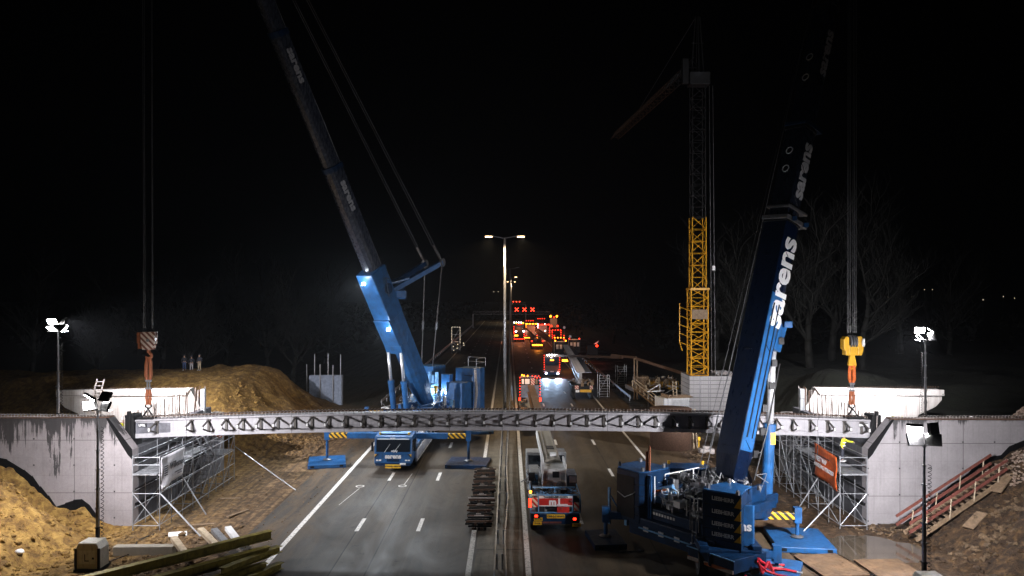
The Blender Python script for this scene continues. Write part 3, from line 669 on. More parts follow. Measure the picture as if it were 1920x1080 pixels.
# ------------------------------------------------------------------ light towers
COIL=MB()
pts=[(.09*math.cos(i*.9),.09*math.sin(i*.9),i*.03) for i in range(200)]
COIL.path(pts,.017,4)
def light_tower(label,base,h,heads,group='floodlight towers',cabinet=True,power=1000,coil=1,spread=120):
    t=thing('light_tower',label,'light tower',base,0,group)
    # trailer cabinet
    b=MB(); b.extr([(-.62,-.25,.15),(.62,-.25,.15),(.62,-.25,1.15),(.45,-.25,1.48),(-.45,-.25,1.48),(-.62,-.25,1.15)],(0,.95,0)); b.build('cabinet',M['cabinet'],t,bevel=.05)
    b=MB(); b.b2(-.42,.42,-.275,-.252,.42,1.1); b.build('service_door',M['white'],t)
    b=MB(); b.b2(-.12,-.08,-.285,-.276,.56,.92); b.b2(-.08,.1,-.285,-.276,.56,.61); b.b2(.26,.36,-.285,-.276,.66,.76); b.build('door_handle',M['ink'],t)
    b=MB(); b.b2(-.64,-.52,-.28,-.2,.1,1.2); b.b2(.52,.64,-.28,-.2,.1,1.2); b.b2(-.66,.66,-.3,.8,.02,.16); b.build('corner_frame',M['black'],t)
    n=7; z=1.0; x=0
    for i in range(n):
        z2=1.0+(h-1.0)*(i+1)/n; w_=.15-.013*i
        b=MB(); b.b2(-w_/2,w_/2,.75-w_/2,.75+w_/2,z,z2); b.b2(-w_/2-.03,w_/2+.03,.75-w_/2-.03,.75+w_/2+.03,z2-.07,z2); b.build('mast_section',M['steel'] if i else M['black'],t); z=z2+.0005
    m=COIL.mesh('cable_coil',M['black']); o=link('cable_coil',m,t,(coil*.24,.75,1.2)); o.scale=(.8,.8,(h-2)/6.)
    b=MB(); b.b2(-.75,.75,.70,.80,h,h+.06); b.build('cross_arm',M['steel'],t)
    for i,(dx,d,pw) in enumerate(heads):
        d=V3(d).normalized(); c=V3((dx*.40,.75,h+.24+(.5 if i>1 else 0)))
        R=d.to_track_quat('-Z','Y').to_matrix()
        b=MB(); b.box(c,(.66,.52,.14),R); hd=b.build('lamp_head',M['black'],t)
        lit=pw>0
        b=MB(); b.box(c+d*.078,(.60,.46,.012),R); b.build('lamp_lens',M['lamp'] if lit else M['glass'],hd)
        if lit: area('flood_lamp',c+d*.10,d,pw*power,.5,(.97,.95,1.0),t,math.radians(spread))
    return t
P0=11000
# front left: heads point at the deck, the road and back down at the heap
light_tower('light tower on cream cabinet in front of the left wing wall',(-21.25,39.75-.75,.0),8.0,
    [(-1,(-.5,.6,-.75),.085),(1,(.5,.8,-.40),.08),(-1,(-.5,-.45,-.9),.12),(1,(.35,.8,-.6),.05)],power=P0)
light_tower('light tower in the near right corner glaring in front of the right wing wall',(18.25,33.7-.75,.45),6.95,
    [(-1,(.0,.85,-.38),.17),(1,(.35,.9,-.35),.08),(-1,(-.35,-.6,-.75),.04),(1,(-.5,.82,-.12),.12)],power=P0,spread=130)
light_tower('light tower standing behind the left wing wall at the far left edge',(-31.3,53.4-.75,3.85),7.6,
    [(-1,(-.2,-.6,-.9),.012),(1,(.9,.3,-.75),.11),(-1,(.1,-.8,-.8),.012),(1,(.55,.85,-.42),.38)],power=P0,spread=105)
light_tower('light tower standing behind the right wing wall beside the white coping',(29.0,53.4-.75,3.85),7.0,
    [(-1,(-.75,.5,-.8),.09),(1,(-.24,.95,-.20),.34),(-1,(-.3,-.8,-.6),.02),(1,(-.6,.3,-.9),.14)],power=P0,coil=-1)

# ------------------------------------------------------------------ street lamps
def street_lamp(loc,label,h=20.5,on=(1,1),power=900,w=1.6):
    t=thing('street_lamp',label,'street lamp',loc,0,'double street lamps in the median')
    b=MB(); b.tube((0,0,0),(0,0,h),.20,.12,8); b.tube((0,0,0),(0,0,.9),.27,.24,8); b.build('mast',M['galv'],t,smooth=True)
    for i,s in enumerate((-1,1)):
        b=MB(); b.path([(0,0,h-.1),(s*w*.5,0,h+.08),(s*w*.95,0,h+.18)],.05); b.build('arm',M['steel'],t)
        b=MB(); b.extr([(s*w*.8,-.17,h+.12),(s*w*1.45,-.17,h+.2),(s*w*1.45,-.17,h+.3),(s*w*.8,-.17,h+.28)],(0,.34,0)); hd=b.build('lamp_head',M['steel'],t,bevel=.03)
        b=MB(); b.box((s*w*1.15,0,h+.09),(.75,.28,.09),None); b.build('lens',M['sodium'] if on[i] else M['glass'],hd)
        if on[i]: spot('street_light',(s*w*1.15,0,h+.0),(s*.12,0,-1),power,150,.5,(1,.74,.44),t,.15)
    return t
street_lamp((-.4,88,.07),'nearest tall double street lamp in the median, both heads glowing warm',on=(1,1),power=5200)
street_lamp((.45,193,.07),'second double street lamp in the median, both heads dark',on=(0,0))
street_lamp((1.0,288,.07),'third double street lamp in the median, only its right head glowing',on=(0,1),power=4200)
street_lamp((1.5,392,.07),'farthest double street lamp in the median at the end of the lit road',on=(1,1),power=3800)
street_lamp((-.4,-22,.07),'street lamp of the median row standing behind the viewpoint',on=(1,1),power=700)

# ------------------------------------------------------------------ guard rails
W=[(0,.31),(.02,.30),(.07,.22),(.02,.14),(.02,.08),(.07,0),(.02,-.02),(0,0),(-.01,.15)]
def rail(label,xfun,y0,y1,side,step=4,group='median guard rails'):
    t=thing('guard_rail',label,'guard rail',(xfun(y0),y0,0),0,group)
    nseg=int((y1-y0)/8); b=MB()
    for i in range(nseg):
        a=y0+(y1-y0)*i/nseg; c=y0+(y1-y0)*(i+1)/nseg
        b.beam((xfun(a)-xfun(y0),a-y0,.70),(xfun(c)-xfun(y0),c-y0,.70),.055,.31)
        b.beam((xfun(a)-xfun(y0)+side*.035,a-y0,.77),(xfun(c)-xfun(y0)+side*.035,c-y0,.77),.03,.08)
        b.beam((xfun(a)-xfun(y0)+side*.035,a-y0,.62),(xfun(c)-xfun(y0)+side*.035,c-y0,.62),.03,.08)
    b.build('rail',M['galv'],t)
    p=MB(); p.b2(-.05,.05,-.03,.03,0,.8); pm=p.mesh('post',M['galv'])
    ys=[y0+1+step*i for i in range(int((y1-y0)/step))]
    many(t,'post',pm,[(xfun(y)-xfun(y0)-side*.085,y-y0,.05) for y in ys])
rail('left steel guard rail of the median running along the lane edge',lambda y:-.66+.1*sm(50,120,y),10,330,-1)
rail('right steel guard rail of the median, bent near the stacked steel',lambda y:-.12+.5*sm(58,110,y)-.1*math.sin(y*.35)*(1-sm(50,60,y)),10,330,1)
rail('roadside guard rail along the left shoulder beyond the mound',lambda y:-15.9,96,340,1,group='roadside guard rails')
rail('roadside guard rail along the right shoulder beyond the container',lambda y:15.9,100,340,-1,group='roadside guard rails')

# concrete kerb blocks standing on the median beyond the girder
b=MB(); b.extr([(-.28,0,0),(.28,0,0),(.2,0,.2),(.12,0,.7),(-.12,0,.7),(-.2,0,.2)],(0,2.9,0)); km=b.mesh('concrete_barrier',M['conc'])
for i in range(26):
    o=link('concrete_barrier',km,None,(.62-.3,96+i*3.15,.07)); o.rotation_euler=(0,0,rnd.uniform(-.006,.006))
    tag(o,'low concrete barrier block in the lit row on the far median','concrete barrier','concrete barrier blocks on the far median')

# stacked steel pieces lying on the left edge of the median
def post_bundle(loc,rz,label,w_=1.15,h=.55):
    t=thing('steel_post_bundle',label,'steel bundle',loc,rz,'bundles of dark steel posts on the median')
    r=random.Random(int(loc[1]*10)); k=0; q=.62
    for lay in range(4):
        for j in range(5):
            b=MB(); z=.08+lay*h/4
            if lay%2==0: 
                x=(-.55+j*.28+r.uniform(-.05,.05))*q; b.b2(x-.045,x+.045,-.95,.95,z,z+.1); b.b2(x-.07,x+.07,-.95,-.9,z,z+.13)
            else:
                y=-.75+j*.38+r.uniform(-.06,.06); e=r.uniform(0,.5); b.b2(-.62-e*.5,.55+r.uniform(0,.35),y-.04,y+.04,z,z+.1)
            b.build('steel_post',M['black'] if (j+lay)%3 else M['rust'],t)
    b=MB(); b.b2(-.3,.3,-.03,.03,h+.1,h+.13); b.b2(-.2,.1,.3,.34,h+.1,h+.14); b.build('pale_clamp',M['palebar'],t)
for i,(y,l) in enumerate(((58.6,'farthest dark steel post bundle on the median nearest the girder'),(56.0,'dark steel post bundle on the median, second from the girder'),(53.5,'dark steel post bundle on the median, middle of the row, brown tint'),(51.0,'dark steel post bundle on the median just behind the long pale bar'),(48.5,'dark steel post bundle on the median just before the long pale bar'),(46.2,'nearest dark steel post bundle on the median, widest spread'))):
    post_bundle((-1.75,y,.07),rnd.uniform(-.08,.08),l)
b=MB(); b.beam((-2.6,49.75,.85),(-.85,49.7,.85),.09,.07); o=b.build('steel_bar',M['palebar']); tag(o,'long pale steel bar laid across the median post bundles','steel bar')

# ------------------------------------------------------------------ cranes
def ring(w_,h,k=6):
    """boom cross-section: flat top, rounded belly"""
    pts=[(-w_/2,h/2),(w_/2,h/2),(w_/2,-h*.05)]
    for i in range(1,k): 
        a=PI*i/k; pts.append((w_/2*math.cos(a),-h*.05-(h*.45)*math.sin(a)))
    pts.append((-w_/2,-h*.05)); return pts
def boom(t,pivot,tip,sections,side,mats,collar):
    """sections: (t0,t1,width,height); side = horizontal side vector"""
    pivot=V3(pivot); tip=V3(tip); u=(tip-pivot).normalized(); side=V3(side).normalized(); up=side.cross(u).normalized()
    if up.z<0: up=-up
    L=(tip-pivot).length
    def P(s,a=0,n=0): return pivot+u*(L*s)+side*a+up*n
    objs=[]
    for i,(a,c,w_,h) in enumerate(sections):
        b=MB(); pr=ring(w_,h); n=len(pr)
        ks=[(a,1.0),(c,1.0)] if i else [(a,.45),(a+.02,.8),(a+.05,1),(c,1.0)]
        for s,k in ks: b.v+=[P(s,x*(1 if i else max(k,.8)),y*k) for x,y in pr]
        for q in range(len(ks)-1):
            for j in range(n): b.f.append((q*n+j,q*n+(j+1)%n,(q+1)*n+(j+1)%n,(q+1)*n+j))
        b.f+=[tuple(range(n)),tuple(range((len(ks)-1)*n,len(ks)*n))]; b.m=[0]*len(b.f)
        o=b.build('boom_base_section' if i==0 else 'boom_section',mats[min(i,len(mats)-1)],t,smooth=False,bevel=.03); objs.append(o)
        b=MB(); 
        for s,k in ((c-.006,1.1),):
            b.v=[];b.f=[]
            for ss in (c-.008,c): b.v+=[P(ss,x*k,y*k) for x,y in pr]
            b.f=[(j,(j+1)%n,n+(j+1)%n,n+j) for j in range(n)]+[tuple(range(n)),tuple(range(n,2*n))]; b.m=[0]*len(b.f)
        b.build('collar',collar,o,bevel=.01)
        for s0 in (a+(c-a)*.15,a+(c-a)*.5,a+(c-a)*.85):
            b=MB(); b.beam(P(s0,w_/2+.012,-h*.02),P(s0+.012,w_/2+.012,h*.3),.05,.03); b.build('stiffener',mats[min(i,len(mats)-1)],o)
            b=MB(); b.beam(P(s0,-w_*.15,h/2+.012),P(s0,w_*.15,h/2+.012),.05,.03); b.build('stiffener',mats[min(i,len(mats)-1)],o)
    return P,u,side,up,objs
def wheel_mesh(r=.66,w_=.42):
    b=MB(); b.tube((-w_/2,0,0),(w_/2,0,0),r,n=18); return b.mesh('wheel',M['rubber'])
def rim_mesh(r=.36,w_=.44):
    b=MB(); b.tube((-w_/2,0,0),(w_/2,0,0),r,r*.9,n=12); b.tube((-w_/2-.03,0,0),(w_/2+.03,0,0),.12,n=8); return b.mesh('rim',M['steel'])
WM=wheel_mesh(); RM=rim_mesh()
def wheel(t,T,x,y):
    p=T@V3((x,y,.66)); o=link('wheel',WM,t,p); o.rotation_euler=T.to_euler(); link('rim',RM,o)
def handrail(t,T,pts,h=1.0,mat='white',name='handrail'):
    b=MB(T)
    for i,p in enumerate(pts):
        b.tube(p,(p[0],p[1],p[2]+h),.035,n=5)
        if i: 
            q=pts[i-1]
            for z in (h*.5,h): b.tube((q[0],q[1],q[2]+z),(p[0],p[1],p[2]+z),.032,n=5)
    return b.build(name,M[mat],t)
def clutter(T,x0,x1,y0,y1,z,n,seed,mats,t,name='hydraulic_unit',s=.35):
    """hoses, valve blocks, reels filling an equipment deck"""
    r=random.Random(seed)
    for k,mt in enumerate(mats):
        b=MB(T)
        for _ in range(n):
            x=r.uniform(x0,x1);y=r.uniform(y0,y1);c=r.random()
            if c<.4: b.box((x,y,z+r.uniform(.02,s)),(r.uniform(.1,.5),r.uniform(.1,.5),r.uniform(.08,s)),Matrix.Rotation(r.uniform(-.4,.4),3,'Z'))
            elif c<.7: 
                a=r.uniform(0,6.3); l=r.uniform(.3,.9); b.tube((x,y,z+r.uniform(.1,s*1.3)),(x+l*math.cos(a),y+l*math.sin(a),z+r.uniform(.1,s*1.3)),r.uniform(.02,.07),n=6)
            else:
                pts=[(x+r.uniform(-.5,.5),y+r.uniform(-.5,.5),z+r.uniform(.05,s*1.5)) for _ in range(4)]; b.path(pts,.022,5)
        b.build(name if k==0 else 'hose_bundle',M[mt],t)
def carrier(t,T,L0,L1,front_cab=True,blue='blue',axles=8,w_=3.0):
    """T: local frame, +y towards the cab. runs from y=L0 (rear) to y=L1 (cab front)"""
    b=MB(T); b.b2(-w_*.36,w_*.36,L0,L1-2.2,.75,1.35); b.build('chassis',M[blue],t,bevel=.03)
    b=MB(T); b.b2(-w_/2,w_/2,L0+.1,L1-2.45,1.36,1.52); b.b2(-w_/2,-w_/2+.45,L0+.1,L1-2.45,1.52,1.72); b.b2(w_/2-.45,w_/2,L0+.1,L1-2.45,1.52,1.72); b.b2(-w_*.3,w_*.3,L1-5.6,L1-2.7,1.52,1.95); b.build('deck',M[blue],t,bevel=.03)
    ys=[L0+1.0+(L1-L0-3.6)*i/(axles-1) for i in range(axles)]
    for y in ys:
        for s in (-1,1): wheel(t,T,s*(w_/2-.24),y)
    if front_cab:
        c=MB(T); 
        y0,y1=L1-2.4,L1
        pr=[(y0,1.0),(y1-.05,.62),(y1,.75),(y1,1.42),(y1-.18,2.62),(y1-.3,2.78),(y0+.1,2.86),(y0,2.75)]
        c.extr([(-w_/2,y,z) for y,z in pr],(w_,0,0)); c.build('cab',M[blue],t,bevel=.06)
        g=MB(T); g.extr([(-w_/2+.16,y1+.004-.02,1.52),(-w_/2+.16,y1-.168+.018,2.52),(-w_/2+.16,y1-.19,2.52),(-w_/2+.16,y1-.04,1.52)],(w_-.32,0,0)); g.build('windscreen',M['glass'],t)
        g=MB(T); g.b2(-w_/2-.004,-w_/2+.02,y0+.3,y1-.4,1.55,2.45); g.b2(w_/2-.02,w_/2+.004,y0+.3,y1-.4,1.55,2.45); g.build('side_window',M['glass'],t)
    return ys
def outrigger(t,T,x,y,side,z=1.35,pz=.36,stripe=True):
    """beam out to x, jack leg down to the mat"""
    b=MB(T); s=1 if x>0 else -1
    b.b2(s*1.2,x-s*1.7,y-.22,y+.22,z-.2,z+.25); b.build('outrigger_beam',M['blue'],t,bevel=.02)
    b=MB(T); b.b2(x-s*1.7,x-s*.15,y-.19,y+.19,z-.17,z+.22); b.build('outrigger_beam_end',M['stripe'] if stripe else M['blue'],t,bevel=.02)
    b=MB(T); b.b2(x-.2,x+.2,y-.2,y+.2,z-.35,z+.5); b.tube((x,y,pz+.1),(x,y,z),.11,n=10); b.build('jack_leg',M['blue'],t)
    b=MB(T); b.tube((x,y,pz),(x,y,pz+.1),.36,.2,n=14); b.build('jack_foot',M['steel'],t,smooth=False)
def mat_pad(label,c,sx,sy,rz,h=.3,mt='blue'):
    t=thing('outrigger_mat',label,'outrigger mat',(c[0],c[1],0.004),rz,'blue steel mats under the crane jacks')
    b=MB(); b.b2(-sx/2,sx/2,-sy/2,sy/2,0,h); b.build('plate',M[mt],t,bevel=.03)
    b=MB()
    for x in(-sx/2+.35,sx/2-.35):
        for y in(-sy/2+.01,sy/2-.01): b.b2(x-.14,x+.14,y-.03,y+.03,h*.3,h*.8)
    b.build('lifting_pocket',M['black'],t); return t
def rope(t,p,q,r=.02,mat='steel',name='hoist_rope'):
    b=MB(); b.tube(p,q,r,n=4); return b.build(name,M[mat],t)

# ---- crane A: left carriageway, beyond the girder, facing us
SA=V3((-8.75,72.6,0)); ld=V3((-.5,-.866,0)); pd=V3((.866,-.5,0))
cA=thing('mobile_crane','blue mobile crane beyond the girder, cab facing the camera, boom rising left','mobile crane',SA,0,'large blue mobile cranes')
T=Tz((0,0,0),-.03,-1)     # carrier, +y toward camera
carrier(cA,T,-8.0,11.9)
# front dress
F=11.9; 
def onfront(x,z,dy=.012): return T@V3((x,F+dy-(max(0,z-1.42)*.15),z))
xd=T.to_3x3()@V3((-1,0,0)); 
text('cab_lettering','sarens',.5,M['letter'],cA,onfront(0,1.24,.02),xd,(0,0,1),.022)
text('windscreen_lettering','sarens',.16,M['letter'],cA,onfront(.05,2.66,.05),xd,(0,0,1),.006)
text('windscreen_lettering','safety',.22,M['letter'],cA,onfront(-.1,1.66,.04),xd,(0,0,1),.008)
b=MB(T); b.b2(-.62,.62,F+.06,F+.1,.32,.62); pl=b.build('wide_load_plate',M['sign'],cA); text('plate_lettering','UITZOND. VERVOER',.145,M['ink'],pl,T@V3((0,F+.108,.47)),xd,(0,0,1),.004)
b=MB(T); b.b2(-1.4,1.4,F+.0,F+.09,.5,.72); b.build('bumper',M['navy'],cA,bevel=.02)
for s in(-1,1):
    b=MB(T); b.extr([(s*1.46,F+.015,1.42),(s*1.28,F+.015,1.42),(s*1.46,F+.015,1.22)],(0,.01,0)); b.build('yellow_corner_mark',M['sign'],cA)
    b=MB(T); b.extr([(s*1.27,F+.016,1.42),(s*1.12,F+.016,1.42),(s*1.46,F+.016,1.08),(s*1.46,F+.016,1.21)],(0,.01,0)); b.build('black_corner_mark',M['ink'],cA)
    for k in(0,1):
        b=MB(T); b.b2(s*(.95+.22*k),s*(1.13+.22*k),F+.005,F+.03,.88,.98); b.build('headlight',M['letter'],cA)
    b=MB(T); b.b2(s*1.62,s*1.78,F-.3,F-.2,1.6,2.3); b.beam((s*1.5,F-.25,2.4),(s*1.7,F-.25,2.3),.04); b.build('wing_mirror',M['black'],cA)
    b=MB(T); b.tube((s*1.15,F-.7,2.84),(s*1.15,F-.7,3.0),.09,n=8); b.build('beacon',M['sign'],cA)
b=MB(T); b.b2(-1.02,-.55,F+.092,F+.1,.6,.74); b.build('number_plate',M['letter'],cA)
b=MB(T); b.b2(-.5,.5,F+.01,F+.022,.82,1.02); b.build('grille',M['navy'],cA)
clutter(T,-1.3,1.3,2,9,1.7,34,5,['blue','steel','white'],cA)
handrail(cA,T,[(-1.45,3,1.7),(-1.45,5,1.7),(-1.45,7,1.7),(-1.45,9,1.7)],.8)
b=MB(T); b.beam((-1.62,1,1.0),(-1.62,10.5,1.0),.1,.9); b.b2(-1.58,-1.5,2,3.2,.7,1.5); b.build('side_ladder_rack',M['greyblue'],cA)
for k in range(12):
    b=MB(T); b.b2(-1.70,-1.64,1.4+.8*k,1.5+.8*k,.62,1.42); b.build('rack_rung',M['letter'],cA)
b=MB(T); b.b2(-1.72,-1.66,1.2,10.4,1.42,1.5); b.b2(-1.72,-1.66,1.2,10.4,.56,.62); b.build('rack_rail',M['letter'],cA)
b=MB(T); b.b2(-1.2,1.2,F-2.2,F-.8,2.87,2.93); b.b2(-.3,.3,F-1.9,F-1.3,2.93,3.05); b.build('roof_hatch',M['lightblue'],cA,bevel=.02)
b=MB(T); b.beam((-1.25,F-.12,2.58),(1.25,F-.12,2.58),.05,.06); b.beam((-.05,F+.0,1.54),(-.55,F-.12,2.2),.03,.03); b.beam((.7,F+.0,1.54),(.25,F-.12,2.2),.03,.03); b.build('wiper_bar',M['letter'],cA)
for x,y in((6.0,9.1),(-5.75,9.1),(6.0,-6.2),(-5.6,-6.2)): outrigger(cA,T,x,y,0,z=2.35 if y>0 else 2.0)
for x,y in((-6,9.1),(5.9,9.1)):
    p=T@V3((-x,y,0))
mat_pad('bright blue outrigger mat left of the crane cab beside the earth slope',tuple((SA+T@V3((6.0,9.1,0)))[:2]),3.0,3.6,.22)
mat_pad('shaded dark blue outrigger mat right of the crane cab near the median',tuple((SA+T@V3((-5.75,9.1,0)))[:2]),3.4,3.2,-.1,mt='navy')  # navy coat puts the shadow over this mat into its colour
mat_pad('outrigger mat of the far crane beyond the girder, left rear',tuple((SA+T@V3((6.0,-6.2,0)))[:2]),3.0,3.2,0)
mat_pad('outrigger mat of the far crane beyond the girder, right rear',tuple((SA+T@V3((-5.6,-6.2,0)))[:2]),3.0,3.2,0)
# superstructure
S=Tz((0,0,0),ld.x,ld.y)
b=MB(S); b.tube((0,0,1.5),(0,0,1.95),1.45,n=24); b.b2(-1.45,1.45,-5.2,2.9,1.95,2.5); b.b2(-1.35,-.95,-3.6,1.0,2.5,3.7); b.b2(.95,1.35,-3.6,1.0,2.5,3.7); b.build('slewing_platform',M['blue'],cA,bevel=.04)
for x in(-1.9,):
    b=MB(S); b.extr([(x-.55,.4,1.7),(x-.55,2.9,1.7),(x-.55,3.05,2.6),(x-.55,2.5,3.6),(x-.55,.4,3.6)],(1.1,0,0)); b.build('operator_cab',M['blue'],cA,bevel=.05)
    b=MB(S); b.b2(x-.56,x-.551,.8,2.4,2.3,3.4); b.b2(x-.4,x+.4,2.62,3.0,2.5,3.2); b.build('cab_window',M['glass'],cA)
b=MB(S)
for sx in(-1,1):
    b.extr([(sx*1.35,-6.9,1.6),(sx*1.35,-4.7,1.6),(sx*3.3,-4.9,1.6),(sx*3.75,-5.5,1.6),(sx*3.75,-6.3,1.6),(sx*3.3,-6.9,1.6)],(0,0,5.2))
b.b2(-1.35,1.35,-6.8,-4.9,1.6,2.9); cwo=b.build('counterweight',M['blue'],cA,bevel=.04)
b=MB(S)
for k in range(8): b.b2(1.4,3.3,-4.9,-4.8,2.2+.55*k,2.25+.55*k); b.b2(-3.3,-1.4,-4.9,-4.8,2.2+.55*k,2.25+.55*k)
b.build('slab_joint',M['black'],cwo)
# rear equipment: winches, silver tanks, walkway with rails
b=MB(S); b.tube((-.9,-3.4,3.1),(.9,-3.4,3.1),.6,n=16); b.tube((-.9,-2.0,3.1),(.9,-2.0,3.1),.5,n=16); b.build('winch_drum',M['steel'],cA)
b=MB(S)
for k in range(4): b.tube((.6+.42*k,-4.3,2.3),(.6+.42*k,-4.3,6.3-.3*(k%2)),.2,n=10)
b.b2(.3,2.2,-3.9,-2.9,2.3,5.2); b.build('engine_hood',M['lightblue'],cA,bevel=.03)
b=MB(S); b.b2(-3.5,-1.7,-4.3,-2.6,2.2,5.6); b.b2(-1.2,-.2,-4.5,-3.9,2.3,6.2); b.build('power_pack',M['blue'],cA,bevel=.04)
clutter(S,-2.6,3.2,-4.4,1.5,2.5,50,9,['steel','blue','white'],cA,s=.8)
clutter(S,-1.6,2.4,1.0,3.2,2.3,26,10,['galv','steel'],cA,s=.7)
clutter(S,-2.6,2.6,-3.6,-1.0,3.3,34,12,['galv','lightblue'],cA,s=1.0)
b=MB(S)
for x in(-1.6,-.6,.4,1.4):
    b.path([(x,-2.4,3.0),(x,-2.4,5.0),(x+.8,-2.4,5.0),(x+.8,-2.4,3.0)],.05,5)
b.build('grab_frame',M['galv'],cA)
b=MB(S); b.b2(-.9,-.6,-2.3,-2.1,4.5,5.2); b.build('orange_panel',M['sign'],cA)
handrail(cA,S,[(-3.6,-5.0,6.85),(-3.6,-6.7,6.85),(-1.5,-6.8,6.85)],.9,'galv'); handrail(cA,S,[(2.0,-1.2,2.55),(2.0,.6,2.55),(2.0,2.6,2.55),(.6,3.0,2.55)],1.0,'white'); handrail(cA,S,[(3.4,-2.6,2.5),(2.2,-2.4,2.5),(2.2,-1.2,2.5)],1.0,'white')
b=MB(S); b.path([(-3.6,-4.8,6.7),(-3.9,-4.6,4.6),(-3.7,-4.5,2.2)],.14); b.path([(3.4,-4.6,6.6),(3.6,-4.4,4.6),(3.5,-4.3,2.2)],.12); b.build('pale_hose_loom',M['palebar'],cA)
for x,y,z in((2.7,-4.3,4.5),(2.3,-4.2,4.4),(1.5,-3.6,4.3),(.2,-3.3,4.4),(-1.0,-3.6,4.4),(-2.0,-3.9,4.6)):
    p=S@V3((x,y,z)); b=MB(); b.box(p,(.2,.2,.14)); b.build('work_lamp',M['lampsmall'],cA); point('work_light',p+V3((0,-.3,.1)),200,(.8,.9,1),cA,.1)
# boom
pivA=ld*-1.5+V3((.1,0,3.3)); tipA=V3((-22.85,48.5,51))-SA
PA,uA,sA,upA,bo_=boom(cA,pivA,tipA,[(0,.27,1.6,1.8),(.27,.445,1.28,1.48),(.445,.64,1.12,1.3),(.64,.83,.98,1.15),(.83,1,.86,1.0)],pd,[M['blue'],M['boomgrey']],M['navy'])
for s0 in(.43,.625): text('boom_lettering','sarens',1.05,M['ghost'],cA,PA(s0-.034,.65 if s0<.5 else .57,.1),-uA,upA,.04)
# boom head housing at the end of the base section
b=MB(); b.beam(PA(.185,0,-.15),PA(.272,0,-.15),1.85,2.05,up=upA); b.build('base_head_housing',M['blue'],cA,bevel=.1)
b=MB(); b.beam(PA(.14,0,-.85),PA(.19,0,-.95),1.8,.75,up=upA); b.beam(PA(.125,0,-1.1),PA(.14,0,-1.05),1.9,.3,up=upA); b.build('cylinder_bracket',M['blue'],cA,bevel=.06)
b=MB(); b.tube(PA(.235,.93,.1),PA(.235,1.02,.1),.5,n=20); b.tube(PA(.235,1.02,.1),PA(.235,1.08,.1),.28,n=14); b.path([PA(.247,1.0,.6),PA(.255,1.15,.1),PA(.225,1.15,-.4)],.05); b.build('locking_gear',M['navy'],cA)
for sx in(-1,1):
    base=S@V3((-sx*.75,2.2,2.3)); top=PA(.128,sx*.72,-1.2); m=base.lerp(top,.60)
    b=MB(); b.tube(base,m,.27,n=14); b.tube(m-(m-base).normalized()*.25,m,.31,n=14); o=b.build('luffing_cylinder',M['blue'],cA,smooth=False)
    b=MB(); b.tube(m,top,.15,n=12); b.build('cylinder_rod',M['chrome'],o,smooth=True)
# Y-guying struts
for sx in(-1,1):
    root=PA(.222,sx*.5,1.0); end=(at(797,494,74.8) if sx<0 else at(829,492,71.6))-SA
    b=MB(); b.beam(root,end,.42,.34,up=sA); b.beam(root+uA*.7,root+(end-root)*.35+uA*.2,.16,.14,up=sA)
    for k in range(5): b.tube(root+(end-root)*(.15+.15*k)+uA*.3,root+(end-root)*(.22+.15*k)-uA*.25,.05,n=5)
    b.build('guy_strut',M['navy'] if sx<0 else M['blue'],cA)
    b=MB(); b.tube(end-sA*.12,end+sA*.12,.4,n=12); b.beam(end,end+(PA(.98,sx*.4,.6)-end).normalized()*2.0,.22,.12); b.build('guy_sheave',M['steel'],cA)
    tipg=PA(.99,sx*.4,.7)
    for o2 in(-.14,.14): rope(cA,end+sA*o2,tipg+sA*o2*.5,.02,'rope','guy_rope')
    low=S@V3((2.6-sx*.7,-5.4,6.75)); rope(cA,end,low,.05,'steel','guy_rope'); mm=end.lerp(low,.55); b=MB(); b.tube(mm,mm+(low-end).normalized()*.9,.11,n=6); b.build('rope_coupling',M['steel'],cA)
b=MB(); r0=PA(.215,0,.9); b.box(r0+upA*.6,(1.0,.9,.9)); b.tube(r0-sA*.8+upA*.9,r0+sA*.8+upA*.9,.5,n=14); b.build('guy_winch',M['navy'],cA)
r1=PA(.212,.95,1.25); b=MB(); b.box(r1,(1.1,.8,.6)); b.tube(r1-V3((.5,0,.1)),r1+V3((.5,0,-.1)),.36,n=12); b.build('guy_winch',M['blue'],cA)
rope(cA,PA(.99,.2,.7),S@V3((0,-3.4,3.6)),.02)
for s0,a,n_,pw in((.258,-.3,-1.26,2200),(.176,.62,-1.45,1500)):
    p=PA(s0,a,n_); b=MB(); b.box(p,(.3,.12,.24)); b.build('boom_lamp',M['lampsmall'],cA)
    spot('boom_light',p+ld*.3+V3((0,0,-.1)),(.25,-1,-.8),pw*3.2,150,.7,(.88,.94,1),cA,.15); point('boom_glow',p+ld*.5+V3((0,-.25,.0)),130,(.8,.9,1),cA,.1)
# hoist ropes down to the hook block
for dx in(-.28,-.18,.26,.32): rope(cA,tipA+V3((dx,0,-.3)),V3((-22.75+dx,48.5,11.9))-SA,.018,'rope')

# ---- crane B: near right
SB=V3((13.6,44.2,0)); dB=V3((.805,.593,0)); pB=V3((.593,-.805,0))
cB=thing('mobile_crane','large blue mobile crane in the right foreground, ballast stacks toward the camera','mobile crane',SB,0,'large blue mobile cranes')
TB=Tz((-2.4,-1.2,0),.06,1)
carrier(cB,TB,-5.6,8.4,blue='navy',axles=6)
b=MB(TB); b.b2(-1.3,1.3,6.2,7.8,2.865,2.9); b.build('cab_roof_panel',M['blue'],cB,bevel=.01)
for s in(-1,1): b=MB(TB); b.tube((s*1.1,7.4,2.9),(s*1.1,7.4,3.12),.09,n=8); b.build('beacon',M['sign'],cB)
b=MB(TB); 
for k in range(5): b.beam((-1.2+.55*k,5.95,2.5),(-1.0+.5*k,5.3,2.15),.12,.06)
b.build('folded_step',M['letter'],cB)
b=MB(TB); b.b2(-1.15,1.2,1.2,5.7,1.96,2.02); b.build('walkway_deck',M['greyblue'],cB)
